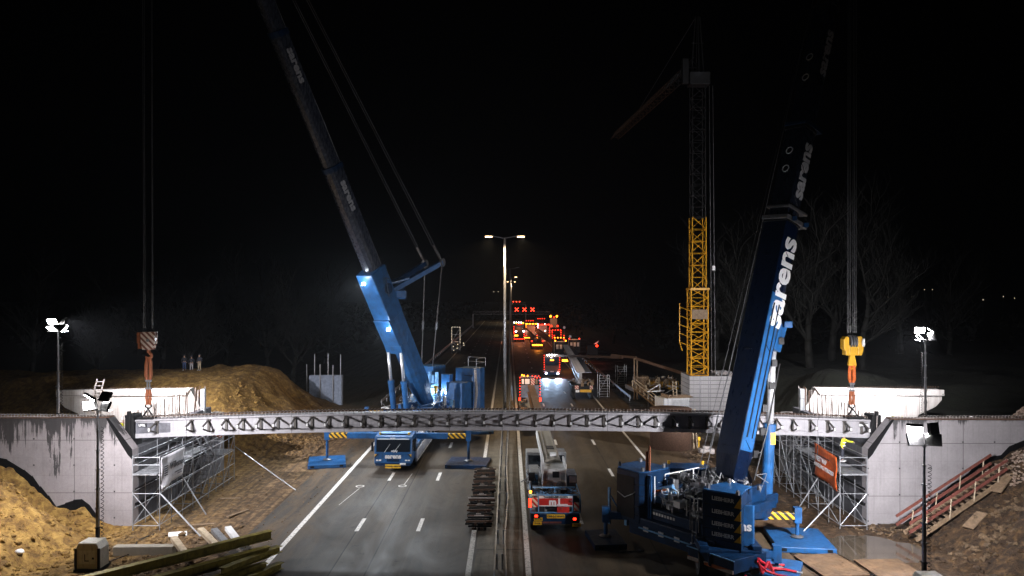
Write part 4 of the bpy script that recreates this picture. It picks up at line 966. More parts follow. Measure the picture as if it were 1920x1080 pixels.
clutter(TB,-1.3,1.3,1,5.6,2.0,26,15,['navy','steel'],cB,s=.3)
outrigger(cB,TB,5.1,.7,1,z=1.5); outrigger(cB,TB,-5.7,.2,1,z=1.5,stripe=False); outrigger(cB,TB,2.5,-4.4,1,z=1.0,stripe=False)
mat_pad('wet blue outrigger mat at the puddle right of the near crane',(16.4,43.4),3.1,3.7,-.12)
mat_pad('blue outrigger mat with red slings at the bottom right',(13.2,38.9),3.0,2.8,-.45)
mat_pad('dark outrigger mat at the left foot of the near crane',(5.5,43.5),1.8,2.8,.1,mt='navy')
U=Tz((0,0,0),dB.x,dB.y)   # +y towards the load
b=MB(U); b.tube((0,0,1.5),(0,0,1.95),1.5,n=24); b.b2(-1.5,1.5,-5.0,.9,1.95,2.4); b.b2(-.45,.45,.9,2.6,1.7,2.3); b.b2(-1.2,-.9,-3.4,.4,2.4,3.3); b.b2(.9,1.2,-3.4,.4,2.4,3.3); b.build('slewing_platform',M['navy'],cB,bevel=.04)
b=MB(U); b.extr([(-2.7,.4,1.7),(-2.7,2.8,1.7),(-2.7,3.0,2.6),(-2.7,2.4,3.5),(-2.7,.4,3.5)],(1.1,0,0)); b.build('operator_cab',M['navy'],cB,bevel=.05)
# rear cross frame
b=MB(U); b.b2(-2.6,2.6,-5.5,-4.6,1.0,2.15); b.b2(-3.0,2.9,-6.3,-5.3,.75,1.75); b.b2(-2.3,2.3,-5.9,-5.4,1.76,2.3); b.build('rear_cross_frame',M['navy'],cB,bevel=.03)
b=MB(U)
for k in range(4): b.b2(-1.9+k*1.1,-1.55+k*1.1,-6.345,-6.3,1.1,1.35)
b.build('frame_placard',M['ghost'],cB)
# two ballast stacks of four slabs
def stack(cx,mirror,lab):
    cy=-5.2; fp=[(-1.05,1.25),(.25,1.25),(.45,.5),(.98,-.62),(-.95,-1.18),(-1.25,-.8),(-1.25,1.0)] if mirror>0 else [(-1.05,1.25),(1.05,1.25),(1.25,.9),(1.25,-.55),(.75,-1.15),(-.95,-1.15),(-1.2,-.8),(-1.2,1.0)]
    fp=[(cx+mirror*x,cy+y) for x,y in fp]
    zs=[1.40,1.86,2.34,2.92,3.54,4.2]
    b=MB(U)
    for a,c in zip(zs,zs[1:]): b.extr([(x,y,a+.012) for x,y in fp],(0,0,c-a-.024))
    o=b.build('ballast_stack',M['navy'] if mirror<0 else [M['navy'],M['blue']],cB,bevel=.025); o['label']=lab
    b=MB(U); fq=[(cx+(x-cx)*.97,cy+(y-cy)*.97) for x,y in fp]; b.extr([(x,y,zs[0]+.01) for x,y in fq],(0,0,zs[-1]-zs[0]-.03)); b.build('stack_core',M['black'],o)
    b=MB(U); b.extr([(x,y,zs[-1]) for x,y in fq],(0,0,.05)); b.build('top_plate',M['blue'],o,bevel=.02)
    for x,y in((cx-.9,cy-.8),(cx+.9,cy-.8),(cx-.9,cy+.9),(cx+.9,cy+.9)):
        b=MB(U); b.tube((x,y,zs[-1]+.05),(x,y,zs[-1]+.2),.1,n=8); b.ball((x,y,zs[-1]+.2),.11); b.build('lifting_lug',M['steel'],o)
    return o,fp,zs
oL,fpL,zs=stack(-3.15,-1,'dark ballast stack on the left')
oR,fpR,zs=stack(3.15,1,'ballast stack on the right with white maker lettering and yellow triangles')
# recessed rear panel, corner tubes and hose of the left stack
b=MB(U); b.b2(-3.9,-2.55,-6.375,-6.352,1.6,3.9); b.build('recessed_panel',M['black'],oL)
for x in(-2.0,-1.85,-1.68):
    b=MB(U); b.tube((x,-5.95,1.3),(x,-5.95,4.1),.055,n=8); b.build('corner_tube',M['blue'],oL)
b=MB(U); b.path([(-3.8,-6.42,2.9),(-3.2,-6.45,2.7),(-2.6,-6.42,3.0),(-2.3,-6.2,3.3)],.03,6); b.build('hanging_hose',M['steel'],oL)
# lettering on the rear facet of the right stack
xr=U.to_3x3()@V3((1,0,0)); yr=U.to_3x3()@V3((0,1,0))
for k in range(1,5):
    zc=(zs[k]+zs[k+1])/2
    text('ballast_lettering','LIEBHERR',.27,M['letter'],oR,U@V3((3.15+.08,-5.2-.885-.012,zc)),U.to_3x3()@V3((1.93,.56,0)),(0,0,1),.008)
    b=MB(U); x1=3.15+.97; y1=-5.2-.635; b.extr([(x1,y1,zs[k]+.02),(x1,y1,zs[k+1]-.06),(x1-.34,y1-.099,zs[k]+.02)],(.004,-.012,0)); b.build('yellow_triangle',M['sign'],oR)
# right-hand side panel with lettering
e0=V3((3.15+1.25,-5.2-.55,0)); e1=V3((3.15+1.25,-5.2+.9,0))
b=MB(U); b.extr([(3.35,-5.8,1.6),(4.2,-5.0,1.6),(4.15,-4.8,1.6),(3.3,-5.6,1.6)],(0,0,2.0)); sp=b.build('side_panel',M['blue'],oR,bevel=.02)
text('side_lettering','sarens',.62,M['letter'],oR,U@V3((4.165,-5.055,2.55)),U.to_3x3()@V3((.85,.8,0)),(0,0,1),.02,align='RIGHT')
fc=(U@V3((3.15+1.0,-5.2-.85,2.9))); fd=(U.to_3x3()@V3((.5,.6,0)))
# foot plate with striped edge and red slings
b=MB(U); b.extr([(1.7,-6.9,.70),(4.5,-6.9,.70),(4.7,-4.6,.70),(1.7,-4.0,.70)],(0,0,.68)); b.build('ballast_base',M['navy'],cB,bevel=.04)
b=MB(U); b.b2(1.72,4.48,-6.96,-6.905,.71,.88); b.build('striped_edge',M['owstripe'],cB)
b=MB(U); b.b2(1.66,4.54,-6.95,-6.9,1.32,1.37); b.build('edge_strip',M['lightblue'],cB)
b=MB(U); b.b2(-2.2,1.6,-6.4,-6.33,1.2,1.26); b.build('edge_strip',M['lightblue'],cB)
# winches, hoses, rails and the orange sling pole
b=MB(U); b.tube((-.95,-3.3,3.0),(.95,-3.3,3.0),.62,n=18); b.tube((-.95,-1.9,3.05),(.95,-1.9,3.05),.5,n=16); b.build('winch_drum',M['steel'],cB)
clutter(U,-2.0,1.9,-5.3,-2.6,2.55,60,21,['white','navy','galv'],cB,s=.6)
clutter(U,-3.0,-1.4,-3.4,1.6,2.2,34,22,['navy','galv'],cB,s=.9)
clutter(U,-2.2,1.8,-4.6,-.6,2.9,36,28,['galv','steel','black'],cB,s=.8)
clutter(U,-1.5,1.6,-5.6,-4.4,2.4,30,25,['galv','letter'],cB,s=.45)
b=MB(U); b.b2(-2.1,-1.2,-5.35,-4.7,2.5,3.05); b.tube((-2.1,-5.1,2.9),(-1.1,-4.7,3.3),.3,n=12); b.build('hydraulic_motor',M['lightblue'],cB,bevel=.03)
b=MB(U); b.tube((-2.0,-5.5,3.1),(-1.2,-5.1,3.35),.06,n=8); b.build('orange_handle',M['orange'],cB)
handrail(cB,U,[(-1.9,-4.6,2.6),(-1.9,-3.4,2.6),(-1.9,-2.2,2.6),(-1.9,-.8,2.6)],1.35,'letter'); handrail(cB,U,[(-1.9,-4.6,2.6),(-1.2,-4.65,2.6)],1.2); handrail(cB,U,[(1.3,-5.0,2.55),(1.3,-3.8,2.55),(1.3,-2.4,2.55)],1.0,'letter')
handrail(cB,U,[(1.0,-5.9,1.8),(1.6,-5.95,1.8)],1.7,'galv','ladder'); handrail(cB,U,[(1.65,-6.5,1.2),(1.95,-6.55,1.2)],1.6,'galv','ladder')
b=MB(U)
pts=lambda y0:[(-2.0,y0,2.5),(-2.0,y0,4.0),(-2.0,y0+.35,4.15),(-2.0,y0+.6,4.0),(-2.0,y0+.6,2.9)]
b.path(pts(-5.6),.04); b.path([(-1.75,-5.6,2.5),(-1.75,-5.6,4.0)],.05); b.build('ladder',M['letter'],cB)
for k,(xx,yy) in enumerate(((-1.5,-5.3),(-.9,-5.2),(1.1,-5.4),(.4,-5.45))):
    b=MB(U); b.path([(xx,yy,2.3),(xx,yy,3.3),(xx+.08,yy,3.4),(xx+.42,yy,3.4),(xx+.5,yy,3.3),(xx+.5,yy,2.3)],.04,6); b.build('grab_handle',M['letter'],cB)
b=MB(U)
for k in range(9): b.b2(-1.75+.2*k,-1.63+.2*k,-5.93,-5.9,2.02,2.16)
b.build('frame_lettering_plate',M['letter'],cB)
b=MB(U); b.tube((-2.25,-5.7,2.2),(-2.3,-5.6,5.3),.11,.08,8); b.tube((-2.05,-5.7,2.2),(-2.1,-5.6,5.35),.08,.06,8); b.path([(-2.25,-5.6,5.2),(-2.15,-5.55,5.6),(-2.05,-5.6,5.3)],.04); b.build('sling_bundle_pole',M['rustor'],cB)
b=MB(U); b.b2(-4.5,-4.36,-6.5,-6.4,.9,3.0); b.b2(-4.5,-4.3,-5.2,-5.0,.6,3.4); b.b2(-4.6,-4.1,-5.2,-4.8,2.4,2.8); b.beam((-4.45,-5.1,.8),(-4.45,-6.4,2.6),.06); b.build('side_frame',M['lightblue'],cB)
# boom
pivB=dB*-1.35+V3((0,0,3.0)); tipB=V3((21.75,48.5,39.6))-SB
PBf,uB,sB,upB,bb=boom(cB,pivB,tipB,[(0,.42,1.52,1.8),(.42,.575,1.3,1.55),(.575,.79,1.14,1.38),(.79,1,1.0,1.2)],pB,[M['deep'],M['boomdark']],M['black'])
# side skin: brighter blue paints lamplight onto the lower flank of the base section
b=MB(); b.beam(PBf(.06,.770,.3),PBf(.30,.770,.3),.02,1.1,up=upB); b.build('lit_side_skin',M['blue'],cB)
b=MB(); b.beam(PBf(.08,.79,.5),PBf(.285,.79,.5),.04,.10,up=upB); b.beam(PBf(.08,.79,.02),PBf(.285,.79,.02),.04,.08,up=upB); b.build('side_rib',M['black'],cB)
text('boom_lettering','sarens',2.1,M['letter'],cB,PBf(.320,.775,.2),uB,upB,.06)
text('boom_lettering','sarens',1.35,M['ghost'],cB,PBf(.50,.665,.15),uB,upB,.05)
text('boom_lettering','sarens',1.15,M['ghost'],cB,PBf(.70,.585,.15),uB,upB,.04)
for s0,hh in((.50,.775),(.53,.775),(.655,.69),(.69,.69)):
    n=16; b=MB(); c=PBf(s0,-.1,hh+.012); 
    b.path([c+sB*(.2*math.cos(2*PI*i/n))+uB*(.2*math.sin(2*PI*i/n)) for i in range(n+1)],.035,5); b.build('locking_ring',M['ghost'],cB)
b=MB(); b.beam(PBf(.415,0,0),PBf(.422,0,0),1.75,2.1,up=upB); b.beam(PBf(.435,0,0),PBf(.439,0,0),1.6,1.9,up=upB); b.build('section_collar',M['steel'],cB,bevel=.03)
b=MB(); b.box(PBf(.418,.95,.5),(.25,.25,.25)); b.box(PBf(.418,.95,-.7),(.3,.25,.25)); b.build('collar_lug',M['navy'],cB)
b=MB(); b.beam(PBf(.572,0,0),PBf(.578,0,0),1.5,1.8,up=upB); b.build('section_collar',M['navy'],cB,bevel=.03)
b=MB(); b.beam(PBf(.22,.0,-.95),PBf(.262,.0,-1.1),1.2,.7,up=upB); b.box(PBf(.262,.8,-1.1),(.5,.4,.4)); b.build('cylinder_bracket',M['blue'],cB,bevel=.06)
b=MB(); 
for k in range(6): b.box(PBf(.06+.035*k,.5+.15*(k%2),-1.0),(.3,.25,.4),None)
b.path([PBf(.02,.8,-.9),PBf(.1,.85,-1.1),PBf(.2,.8,-1.1)],.05); b.build('valve_block',M['black'],cB)
b=MB(); b.beam(PBf(.262,.785,.25),PBf(.272,.785,.25),.012,.35,up=upB); b.build('white_label',M['letter'],cB)
for sx in(.0001,):
    base=U@V3((sx,2.1,2.2)); top=PBf(.232,sx+.0,-1.25); m=base.lerp(top,.47)
    b=MB(); b.tube(base,m,.33,n=16); b.tube(m-(m-base).normalized()*.35,m,.37,n=16); o=b.build('luffing_cylinder',M['blue'],cB)
    b=MB(); b.tube(m,top,.21,n=14); b.build('cylinder_rod',M['chrome'],o,smooth=True)
    if sx>0:
        q=base.lerp(m,.8); b=MB(); b.box(q+V3((.12,-.32,0)),(.28,.06,.7)); b.build('yellow_tag',M['sign'],o)
for k,(a,n_) in enumerate(((-1.1,1.35),(-.9,1.3))): rope(cB,PBf(.93,a*.4,.9),U@V3((-.3-.5*k,-3.3,3.5)),.025)
b=MB(); b.tube(PBf(.33,-.9,.7),PBf(.05,-1.3,.8),.035,n=5); b.build('side_cable',M['galv'],cB)
for dx in(-.28,-.2,-.1,.06,.16,.26): rope(cB,tipB+V3((dx,0,-.2)),V3((21.7+dx,48.5,11.6))-SB,.018,'rope')
# red slings lying over the mat
sl=thing('lifting_sling','bright red round slings shackled to the near ballast and trailing over the blue mat','sling',(SB.x,SB.y,0))

wp=lambda X,Y,z:V3((X,Y,z))-V3((13.6,44.2,0)); redm=paint('red_sling',(.55,.01,.03),.6)
for pts in ([(12.15,37.2,1.15),(12.5,37.5,.9),(12.9,37.9,.5),(13.6,38.1,.4),(14.2,37.8,.36)],[(12.1,37.1,1.0),(12.5,37.3,.6),(13.1,37.2,.42),(13.9,36.9,.36)],[(12.1,37.15,1.25),(12.6,37.9,.75),(13.2,38.5,.45),(13.9,38.7,.38)],[(12.0,36.9,1.2),(12.3,37.2,.5),(12.7,37.5,1.0),(12.9,37.3,.5)],[(11.2,36.3,.75),(11.25,36.25,.5),(11.3,36.3,.36)]):
    MB().path([wp(*q) for q in pts],.065,6).build('round_sling',redm,sl)
b=MB(); b.T=Matrix(); b.tube(wp(14.2,37.8,.36),wp(14.45,37.7,.36),.05); b.tube(wp(13.9,36.9,.36),wp(14.1,36.8,.36),.05); b.build('shackle',M['chrome'],sl)

# ---- hook blocks and slings
def hookL():
    t=thing('hook_block','brown and white striped hook block hanging above the left girder end','hook block',(-22.72,48.5,10.45),0,'crane hook blocks')
    b=MB(); b.extr([(-.42,-.2,1.22),(.5,-.2,1.22),(.48,-.2,.55),(.34,-.2,.1),(-.3,-.2,.1),(-.42,-.2,.6)],(0,.08,0)); b.build('cheek_plate',M['hookstripe'],t,bevel=.02)
    b=MB(); b.extr([(-.42,.12,1.22),(.5,.12,1.22),(.48,.12,.55),(.34,.12,.1),(-.3,.12,.1),(-.42,.12,.6)],(0,.08,0)); b.build('cheek_plate',M['hookstripe'],t,bevel=.02)
    b=MB(); b.tube((.05,-.1,.7),(.05,.1,.7),.42,n=18); b.tube((.05,-.25,.7),(.05,.25,.7),.1,n=10); b.build('sheave',M['steel'],t)
    b=MB(); b.b2(-.66,-.46,-.2,.2,.5,1.2); b.b2(-.62,-.44,-.16,.16,.15,.5); b.build('side_weight',M['rustor'],t,bevel=.03)
    b=MB(); b.tube((0,0,.12),(0,0,-.1),.11,n=10); b.path([(0,0,-.05),(.18,0,-.2),(.17,0,-.42),(0,0,-.52),(-.16,0,-.42),(-.16,0,-.3)],[.1,.1,.09,.08,.06,.04],8); b.build('hook',M['rustor'],t)
hookL()
def sling(name,label,x,z0,z1,c1,c2,zb):
    t=thing(name,label,'sling',(x,48.5,z1))
    h=z0-z1
    b=MB(); 
    for dx in(-.1,.1): b.path([(dx*.5,0,h),(dx*1.3,0,h-.35),(dx*1.5,0,h*.62),(dx*.7,0,h*.52)],[.09,.11,.11,.08],8)
    b.build('upper_sling',M[c1],t)
    b=MB(); b.b2(-.16,.16,-.1,.1,h*.50,h*.54); b.tube((-.07,0,h*.36),(-.07,0,h*.52),.05); b.tube((.07,0,h*.36),(.07,0,h*.52),.05); b.b2(-.2,.2,-.08,.08,h*.34,h*.38); b.build('steel_link',M['steel'],t)
    b=MB(); 
    for dx in(-.08,.08): b.path([(dx,0,h*.35),(dx*1.4,0,h*.2),(dx*1.1,0,.12)],.1,8)
    b.build('lower_sling',M[c2],t)
    b=MB(); b.path([(-.13,0,.2),(-.2,0,0),(.0,0,-.12),(.2,0,0),(.13,0,.2)],.045,6); b.build('shackle',M['black'],t)
sling('lifting_sling','brown round sling from striped hook block to the left girder end',-22.72,10.1,6.95,'rustor','rustor',0)
t=thing('hook_block','yellow hook block with round white side plate above the right girder end','hook block',(21.7,48.5,10.1),0,'crane hook blocks')
b=MB(); b.extr([(-.62,-.28,.5),(-.62,-.28,1.1),(-.45,-.28,1.3),(-.28,-.28,1.25),(-.28,-.28,.1),(-.5,-.28,.1),(-.5,-.28,.4)],(0,.56,0)); b.extr([(.28,-.28,1.3),(.5,-.28,1.3),(.66,-.28,.9),(.6,-.28,.4),(.5,-.28,.1),(.28,-.28,.1)],(0,.56,0)); b.b2(-.28,.28,-.26,.26,.1,.75); b.build('block_frame',M['yellow'],t,bevel=.03)
b=MB(); 
for x in(-.16,0,.16): b.tube((x-.05,0,.95),(x+.05,0,.95),.42,n=16)
b.build('sheave',M['steel'],t); b=MB(); b.tube((.52,-.32,.9),(.62,-.38,.9),.26,n=16); b.build('side_plate',M['white'],t)
b=MB(); b.extr([(-.14,-.1,.1),(.14,-.1,.1),(.26,-.1,-.55),(-.26,-.1,-.55)],(0,.2,0)); b.path([(0,0,-.4),(.2,0,-.55),(.15,0,-.75),(-.1,0,-.75)],.08,8); b.build('hook',M['yellow'],t)
sling('lifting_sling','orange and red round sling from yellow hook block to the right girder end',21.7,9.75,6.95,'orange','rustor',0)
# ------------------------------------------------------------------ small mobile crane in the right lane
cC=thing('mobile_crane','grey and blue mobile crane seen from behind, red and white rear sign','mobile crane',(2.75,44.9,0),0,'mobile cranes working at the site')
I=Matrix()
b=MB(); b.b2(-.55,.55,.4,13.2,.6,1.15); b.build('chassis',M['black'],cC)
b=MB(); b.b2(-1.45,1.45,.35,10.6,1.15,1.35); b.build('deck',M['grey'],cC,bevel=.02)
for y in(1.4,3.0,5.2,8.0,9.8):
    for s in(-1,1): 
        o=link('wheel',WM,cC,(s*1.22,y,.66)); link('rim',RM,o)
b=MB(); b.extr([(-1.45,10.7,.7),(-1.45,12.9,.7),(-1.45,12.95,1.6),(-1.45,12.7,2.5),(-1.45,10.75,2.6)],(2.9,0,0)); b.build('cab',M['grey'],cC,bevel=.06)
b=MB(); b.b2(-1.3,1.3,10.68,10.70,1.7,2.4); b.build('cab_window',M['glass'],cC)
b=MB(); b.b2(-1.42,1.42,-.1,.35,.62,1.18); b.build('rear_bumper',M['navy'],cC,bevel=.03)
b=MB(); b.b2(-1.2,.35,-.13,-.1,.68,.78); b.build('rear_reflector',M['redrail'],cC)
b=MB(); b.b2(-.5,.55,-.14,-.1,.98,1.2); pl=b.build('number_plate',M['sign'],cC); text('plate_lettering','OBB-2-7 WWG',.15,M['ink'],pl,(.02,-.147,1.09),(1,0,0),(0,0,1),.004)
for x0,z0 in((-1.25,.83),(-1.3,.6),(.98,.5)):
    b=MB(); b.b2(x0,x0+.5,-.15,-.11,z0,z0+.19); p=b.build('rear_plate',M['sign'],cC); text('plate_lettering','52.17.20' if z0>.8 else '70 CM',.12,M['ink'],p,(x0+.25,-.157,z0+.09),(1,0,0),(0,0,1),.002)
for s in(-1,1):
    b=MB(); b.b2(s*1.42,s*.9,-.16,-.1,.98,1.25) if s<0 else b.b2(.9,1.42,-.16,-.1,.78,1.08); b.build('lamp_housing',M['black'],cC)
    b=MB(); z=1.12 if s<0 else .95; b.b2(s*1.12-.09,s*1.12+.09,-.175,-.16,z-.06,z+.06); b.build('tail_lamp',M['Lred'],cC)
# blue frame round the platform and the sign
b=MB()
for x in(-1.42,-.98,1.0,1.44): b.beam((x,-.02,1.25),(x,-.02,2.35),.06)
for z in(1.28,2.32): b.beam((-1.42,-.02,z),(1.44,-.02,z),.06)
b.beam((-1.42,-.02,2.32),(-1.42,2.6,2.32),.05); b.beam((1.44,-.02,2.32),(1.44,2.6,2.32),.05); b.beam((-1.3,.6,2.6),(1.2,.6,2.6),.08); b.beam((0,.6,2.3),(0,.6,2.6),.06); b.build('platform_frame',M['lightblue'],cC)
b=MB(); b.b2(-.95,1.0,-.06,-.03,1.72,2.12); sg=b.build('rear_sign',M['red'],cC)
b=MB(); b.b2(-.95,1.0,-.062,-.03,2.125,2.26); b.b2(-.95,1.0,-.062,-.03,1.66,1.715); b.build('sign_border',M['letter'],sg)
text('sign_lettering','TAXIMENBRUGGEN',.16,M['ink'],sg,(.02,-.066,2.19),(1,0,0),(0,0,1),.006); text('sign_lettering','m',.55,M['letter'],sg,(-.16,-.066,1.90),(1,0,0),(0.25,0,1),.03); text('sign_lettering','i',.5,M['letter'],sg,(.22,-.066,1.93),(1,0,0),(0.25,0,1),.03)
b=MB(); b.b2(.1,.72,-.064,-.06,1.745,1.79); b.build('sign_stripe',M['letter'],sg)
b=MB(); b.b2(0.1,.82,-.08,-.02,1.28,1.62); b.build('red_toolbox',M['red'],cC,bevel=.02)
for x in(-1.35,): b=MB(); b.b2(-1.36,-1.03,-.08,-.05,1.62,2.15); b.build('warning_board',M['rwstripe'],cC)
b=MB(); b.b2(1.1,1.38,-.08,-.05,1.4,1.9); b.build('warning_board',M['rwstripe'],cC)
b=MB(); b.b2(-1.56,-1.4,-.06,.0,1.6,2.1); b.build('side_lamp',M['Lred'],cC)
b=MB(); b.tube((-1.45,.0,2.42),(-1.45,.0,2.55),.07,n=8); b.build('beacon',M['Lor'],cC); point('beacon_light',(-1.45,-.25,2.5),14,(1,.35,.05),cC,.05)
b=MB(); b.ball((1.15,.2,1.95),.28,sub=2); b.tube((.95,.2,1.8),(1.3,.1,1.4),.1); b.build('hose_reel',M['black'],cC)
clutter(I,-1.3,1.3,.2,2.6,1.4,46,31,['black','steel','lightblue'],cC,s=.6)
clutter(I,-1.4,1.4,3,9.8,1.4,40,32,['black','grey','galv'],cC,s=.5)
# upper: boom root housing with two round drums and a square opening
b=MB(); b.b2(-.62,.78,2.4,4.6,1.9,3.25); b.b2(-.66,-.56,2.3,4.8,1.7,3.6); b.b2(.74,.84,2.3,4.8,1.7,3.6); b.build('boom_root_housing',M['white'],cC,bevel=.05)
for x in(-.22,.42): b=MB(); b.tube((x,2.25,2.3),(x,2.45,2.3),.24,n=18); b.tube((x,2.2,2.3),(x,2.3,2.3),.13,n=12); b.build('drum_end',M['steel'],cC)
b=MB(); b.b2(-.02,.38,2.38,2.41,2.75,3.12); b.build('square_opening',M['ink'],cC)
b=MB(); b.b2(.5,.75,2.38,2.395,2.6,3.05); b.b2(-.5,-.2,2.38,2.395,2.55,2.6); b.b2(-.5,-.45,2.38,2.39,2.6,3.0); b.build('service_hatch',M['grey'],cC)
b=MB(); b.b2(.9,1.5,2.6,4.4,1.9,2.85); b.build('counterweight_arm',M['greyblue'],cC,bevel=.05); b=MB(); b.b2(1.02,1.45,2.57,2.6,2.4,2.8); b.build('mirror_panel',M['letter'],cC); b=MB(); b.b2(.98,1.49,2.575,2.598,2.36,2.84); b.build('mirror_frame',M['ink'],cC)
b=MB(); b.b2(-1.5,-1.1,2.6,2.7,2.5,3.0); b.tube((-1.3,2.65,1.5),(-1.3,2.65,2.5),.03); b.build('rear_mirror',M['black'],cC)
b=MB(); b.b2(-1.4,-.8,3.2,5.4,1.4,2.9); b.build('operator_cab',M['grey'],cC,bevel=.05); b=MB(); b.b2(-1.32,-.88,3.18,3.2,2.1,2.75); b.build('cab_window',M['glass'],cC)
b=MB(); b.extr([(-.42,4.4,2.45),(.62,4.4,2.45),(.62,4.4,3.4),(.5,4.4,3.45),(-.3,4.4,3.45),(-.42,4.4,3.4)],(0,12.4,-.25)); b.build('boom_base_section',M['conc'],cC,bevel=.03)
b=MB(); b.beam((-.52,4.2,3.3),(-.52,15.8,3.1),.1,.5); b.build('boom_edge_strip',M['letter'],cC)
b=MB(); b.b2(-.1,.4,8.0,9.0,3.37,3.42); b.build('boom_opening',M['ink'],cC); b=MB(); b.b2(0,.4,5.4,5.9,3.4,3.6); b.build('boom_head_bracket',M['letter'],cC)
b=MB()
for s in(-.2,.5): b.tube((s,4.6,3.5),(s,15.5,3.3),.03,n=5)
b.build('boom_cable',M['steel'],cC)
b=MB(); b.extr([(-.32,16.8,2.3),(.5,16.8,2.3),(.5,16.8,3.1),(-.32,16.8,3.1)],(0,1.2,0)); b.build('boom_head',M['steel'],cC,bevel=.03)

# ------------------------------------------------------------------ trucks on the far right carriageway
def lampset(t,pts,mat,r=.07,name='marker_lamp',box=None):
    me=MB(); 
    if box: me.box((0,0,0),box)
    else: me.ball((0,0,0),r)
    m=me.mesh(name,M[mat])
    for p in pts: link(name,m,t,p)
def truck(label,loc,facing,h=3.9,w_=2.6,L=9,body='grey',cabc='white',group='trucks waiting on the right carriageway',load=None,rz=0):
    """facing 'away': its tail toward us; 'toward': cab toward us. Local +y points away from the camera."""
    t=thing('heavy_truck',label,'truck',loc,rz,group)
    b=MB(); b.b2(-.5,.5,.3,L,.6,1.0); b.build('chassis',M['black'],t)
    s=1 if facing=='away' else -1
    y=lambda v:(v if facing=='away' else L-v)
    # cab at the far end when facing away
    y1,y2=sorted((y(L-2.3),y(L)));
    b=MB(); 
    f=y(L); k=y(L-2.3)
    b.extr([(-w_/2,k,.8),(-w_/2,f,.8),(-w_/2,f,1.9),(-w_/2,f-s*.25,h-.3),(-w_/2,f-s*.6,h),(-w_/2,k,h)],(w_,0,0)); b.build('cab',M[cabc],t,bevel=.08)
    b=MB(); b.extr([(-w_/2+.15,f+s*.015,1.95),(-w_/2+.15,f-s*.18,h-.65),(-w_/2+.15,f-s*.22,h-.65),(-w_/2+.15,f-s*.03,1.95)],(w_-.3,0,0)); b.build('windscreen',M['glass'],t)
    b=MB(); b.b2(-w_/2,w_/2,min(f,f-s*.2)+s*.12,max(f,f-s*.2)+s*.12,.4,.85); b.build('bumper',M['navy'],t,bevel=.04)
    for yy in(1.0,2.3,L-1.4,3.6):
        for q in(-1,1):
            o=link('wheel',WM,t,(q*(w_/2-.24),y(yy),.55)); o.scale=(.9,.84,.84); link('rim',RM,o)
    return t,y
# A: tractor of the low loader, tail toward us, red LED frame
t,y=truck('tractor with a frame of red lamps and a striped board, long beam behind it',(2.75,97.5,0),'away',3.5,2.5,7.5,cabc='black')
b=MB(); b.b2(-1.25,1.25,-.1,.05,1.6,3.1); b.build('rear_frame',M['black'],t)
b=MB(); b.b2(-1.15,1.15,-.14,-.1,1.0,2.55); b.build('blue_ballast_box',M['greyblue'],t,bevel=.03)
b=MB(); b.b2(-1.05,-.75,-.16,-.14,2.7,3.35); b.b2(-.62,-.05,-.16,-.14,2.7,3.35); b.build('white_panel',M['letter'],t)
b=MB(); b.b2(.1,.6,-.16,-.14,2.6,3.45); b.build('warning_board',M['rwstripe'],t); b=MB(); b.b2(.7,.95,-.16,-.14,2.7,3.35); b.build('amber_panel',M['wood'],t)
b=MB(); b.b2(-1.2,1.2,-.1,.1,3.55,3.68); b.build('light_bar',M['steel'],t)
lampset(t,[(s*1.28,-.2,1.0+.36*k) for s in(-1,1) for k in range(8)]+[(-.6+.4*k+.9,-.2,3.75) for k in range(3)]+[(.6,-.2,3.62),(.9,-.2,3.5)],'Lred',.065)
lampset(t,[(-1.0,-.2,3.85),(-.75,-.2,3.78),(-.3,-.2,3.75)],'Lor',.10,'amber_beacon'); lampset(t,[(s*1.3,-.2,.75) for s in(-1,1)],'Lred',.1,'tail_lamp',(.22,.06,.5))
point('beacon_glow',(-.9,-.7,3.9),60,(1,.3,.04),t,.1)
# its trailer and beam, coming toward us
tr=thing('low_loader','low trailer with an amber lamp carrying the brown beam toward the bridge','trailer',(2.55,77,0))
b=MB(); b.b2(-1.25,1.25,0,17,.85,1.05); b.b2(-.4,.4,17,20.2,.85,1.05); b.build('loading_bed',M['grey'],tr)
for yy in(2,3.4,4.8,6.2,14,15.4):
    for q in(-1,1): o=link('wheel',WM,tr,(q*1.0,yy,.45)); o.scale=(.8,.68,.68); link('rim',RM,o)
b=MB(); b.b2(-1.2,-.35,-.05,1.6,1.06,1.5); b.b2(-1.2,-.35,5,7,1.06,1.7); b.build('trailer_toolbox',M['steel'],tr); b=MB(); b.b2(-1.15,-.45,-.1,-.05,1.15,1.3); b.build('amber_lamp',M['sign'],tr)
clutter(I,-1.2,-.4,1,16,1.1,30,44,['steel','greyblue'],tr,s=.4)
bt=tag(MB().prof([(-.45,0),(.45,0),(.45,.12),(.14,.2),(.14,.8),(.4,.88),(.4,1.0),(-.4,1.0),(-.4,.88),(-.14,.8),(-.14,.2),(-.45,.12)],(3.0,76.3,1.6),(2.85,97.2,1.6)).build('bridge_girder',paint('brown_weathered_girder',(.14,.10,.085),.6,var=.3)),'brown weathered beam lying on the low trailer behind the lamp-framed tractor','girder')
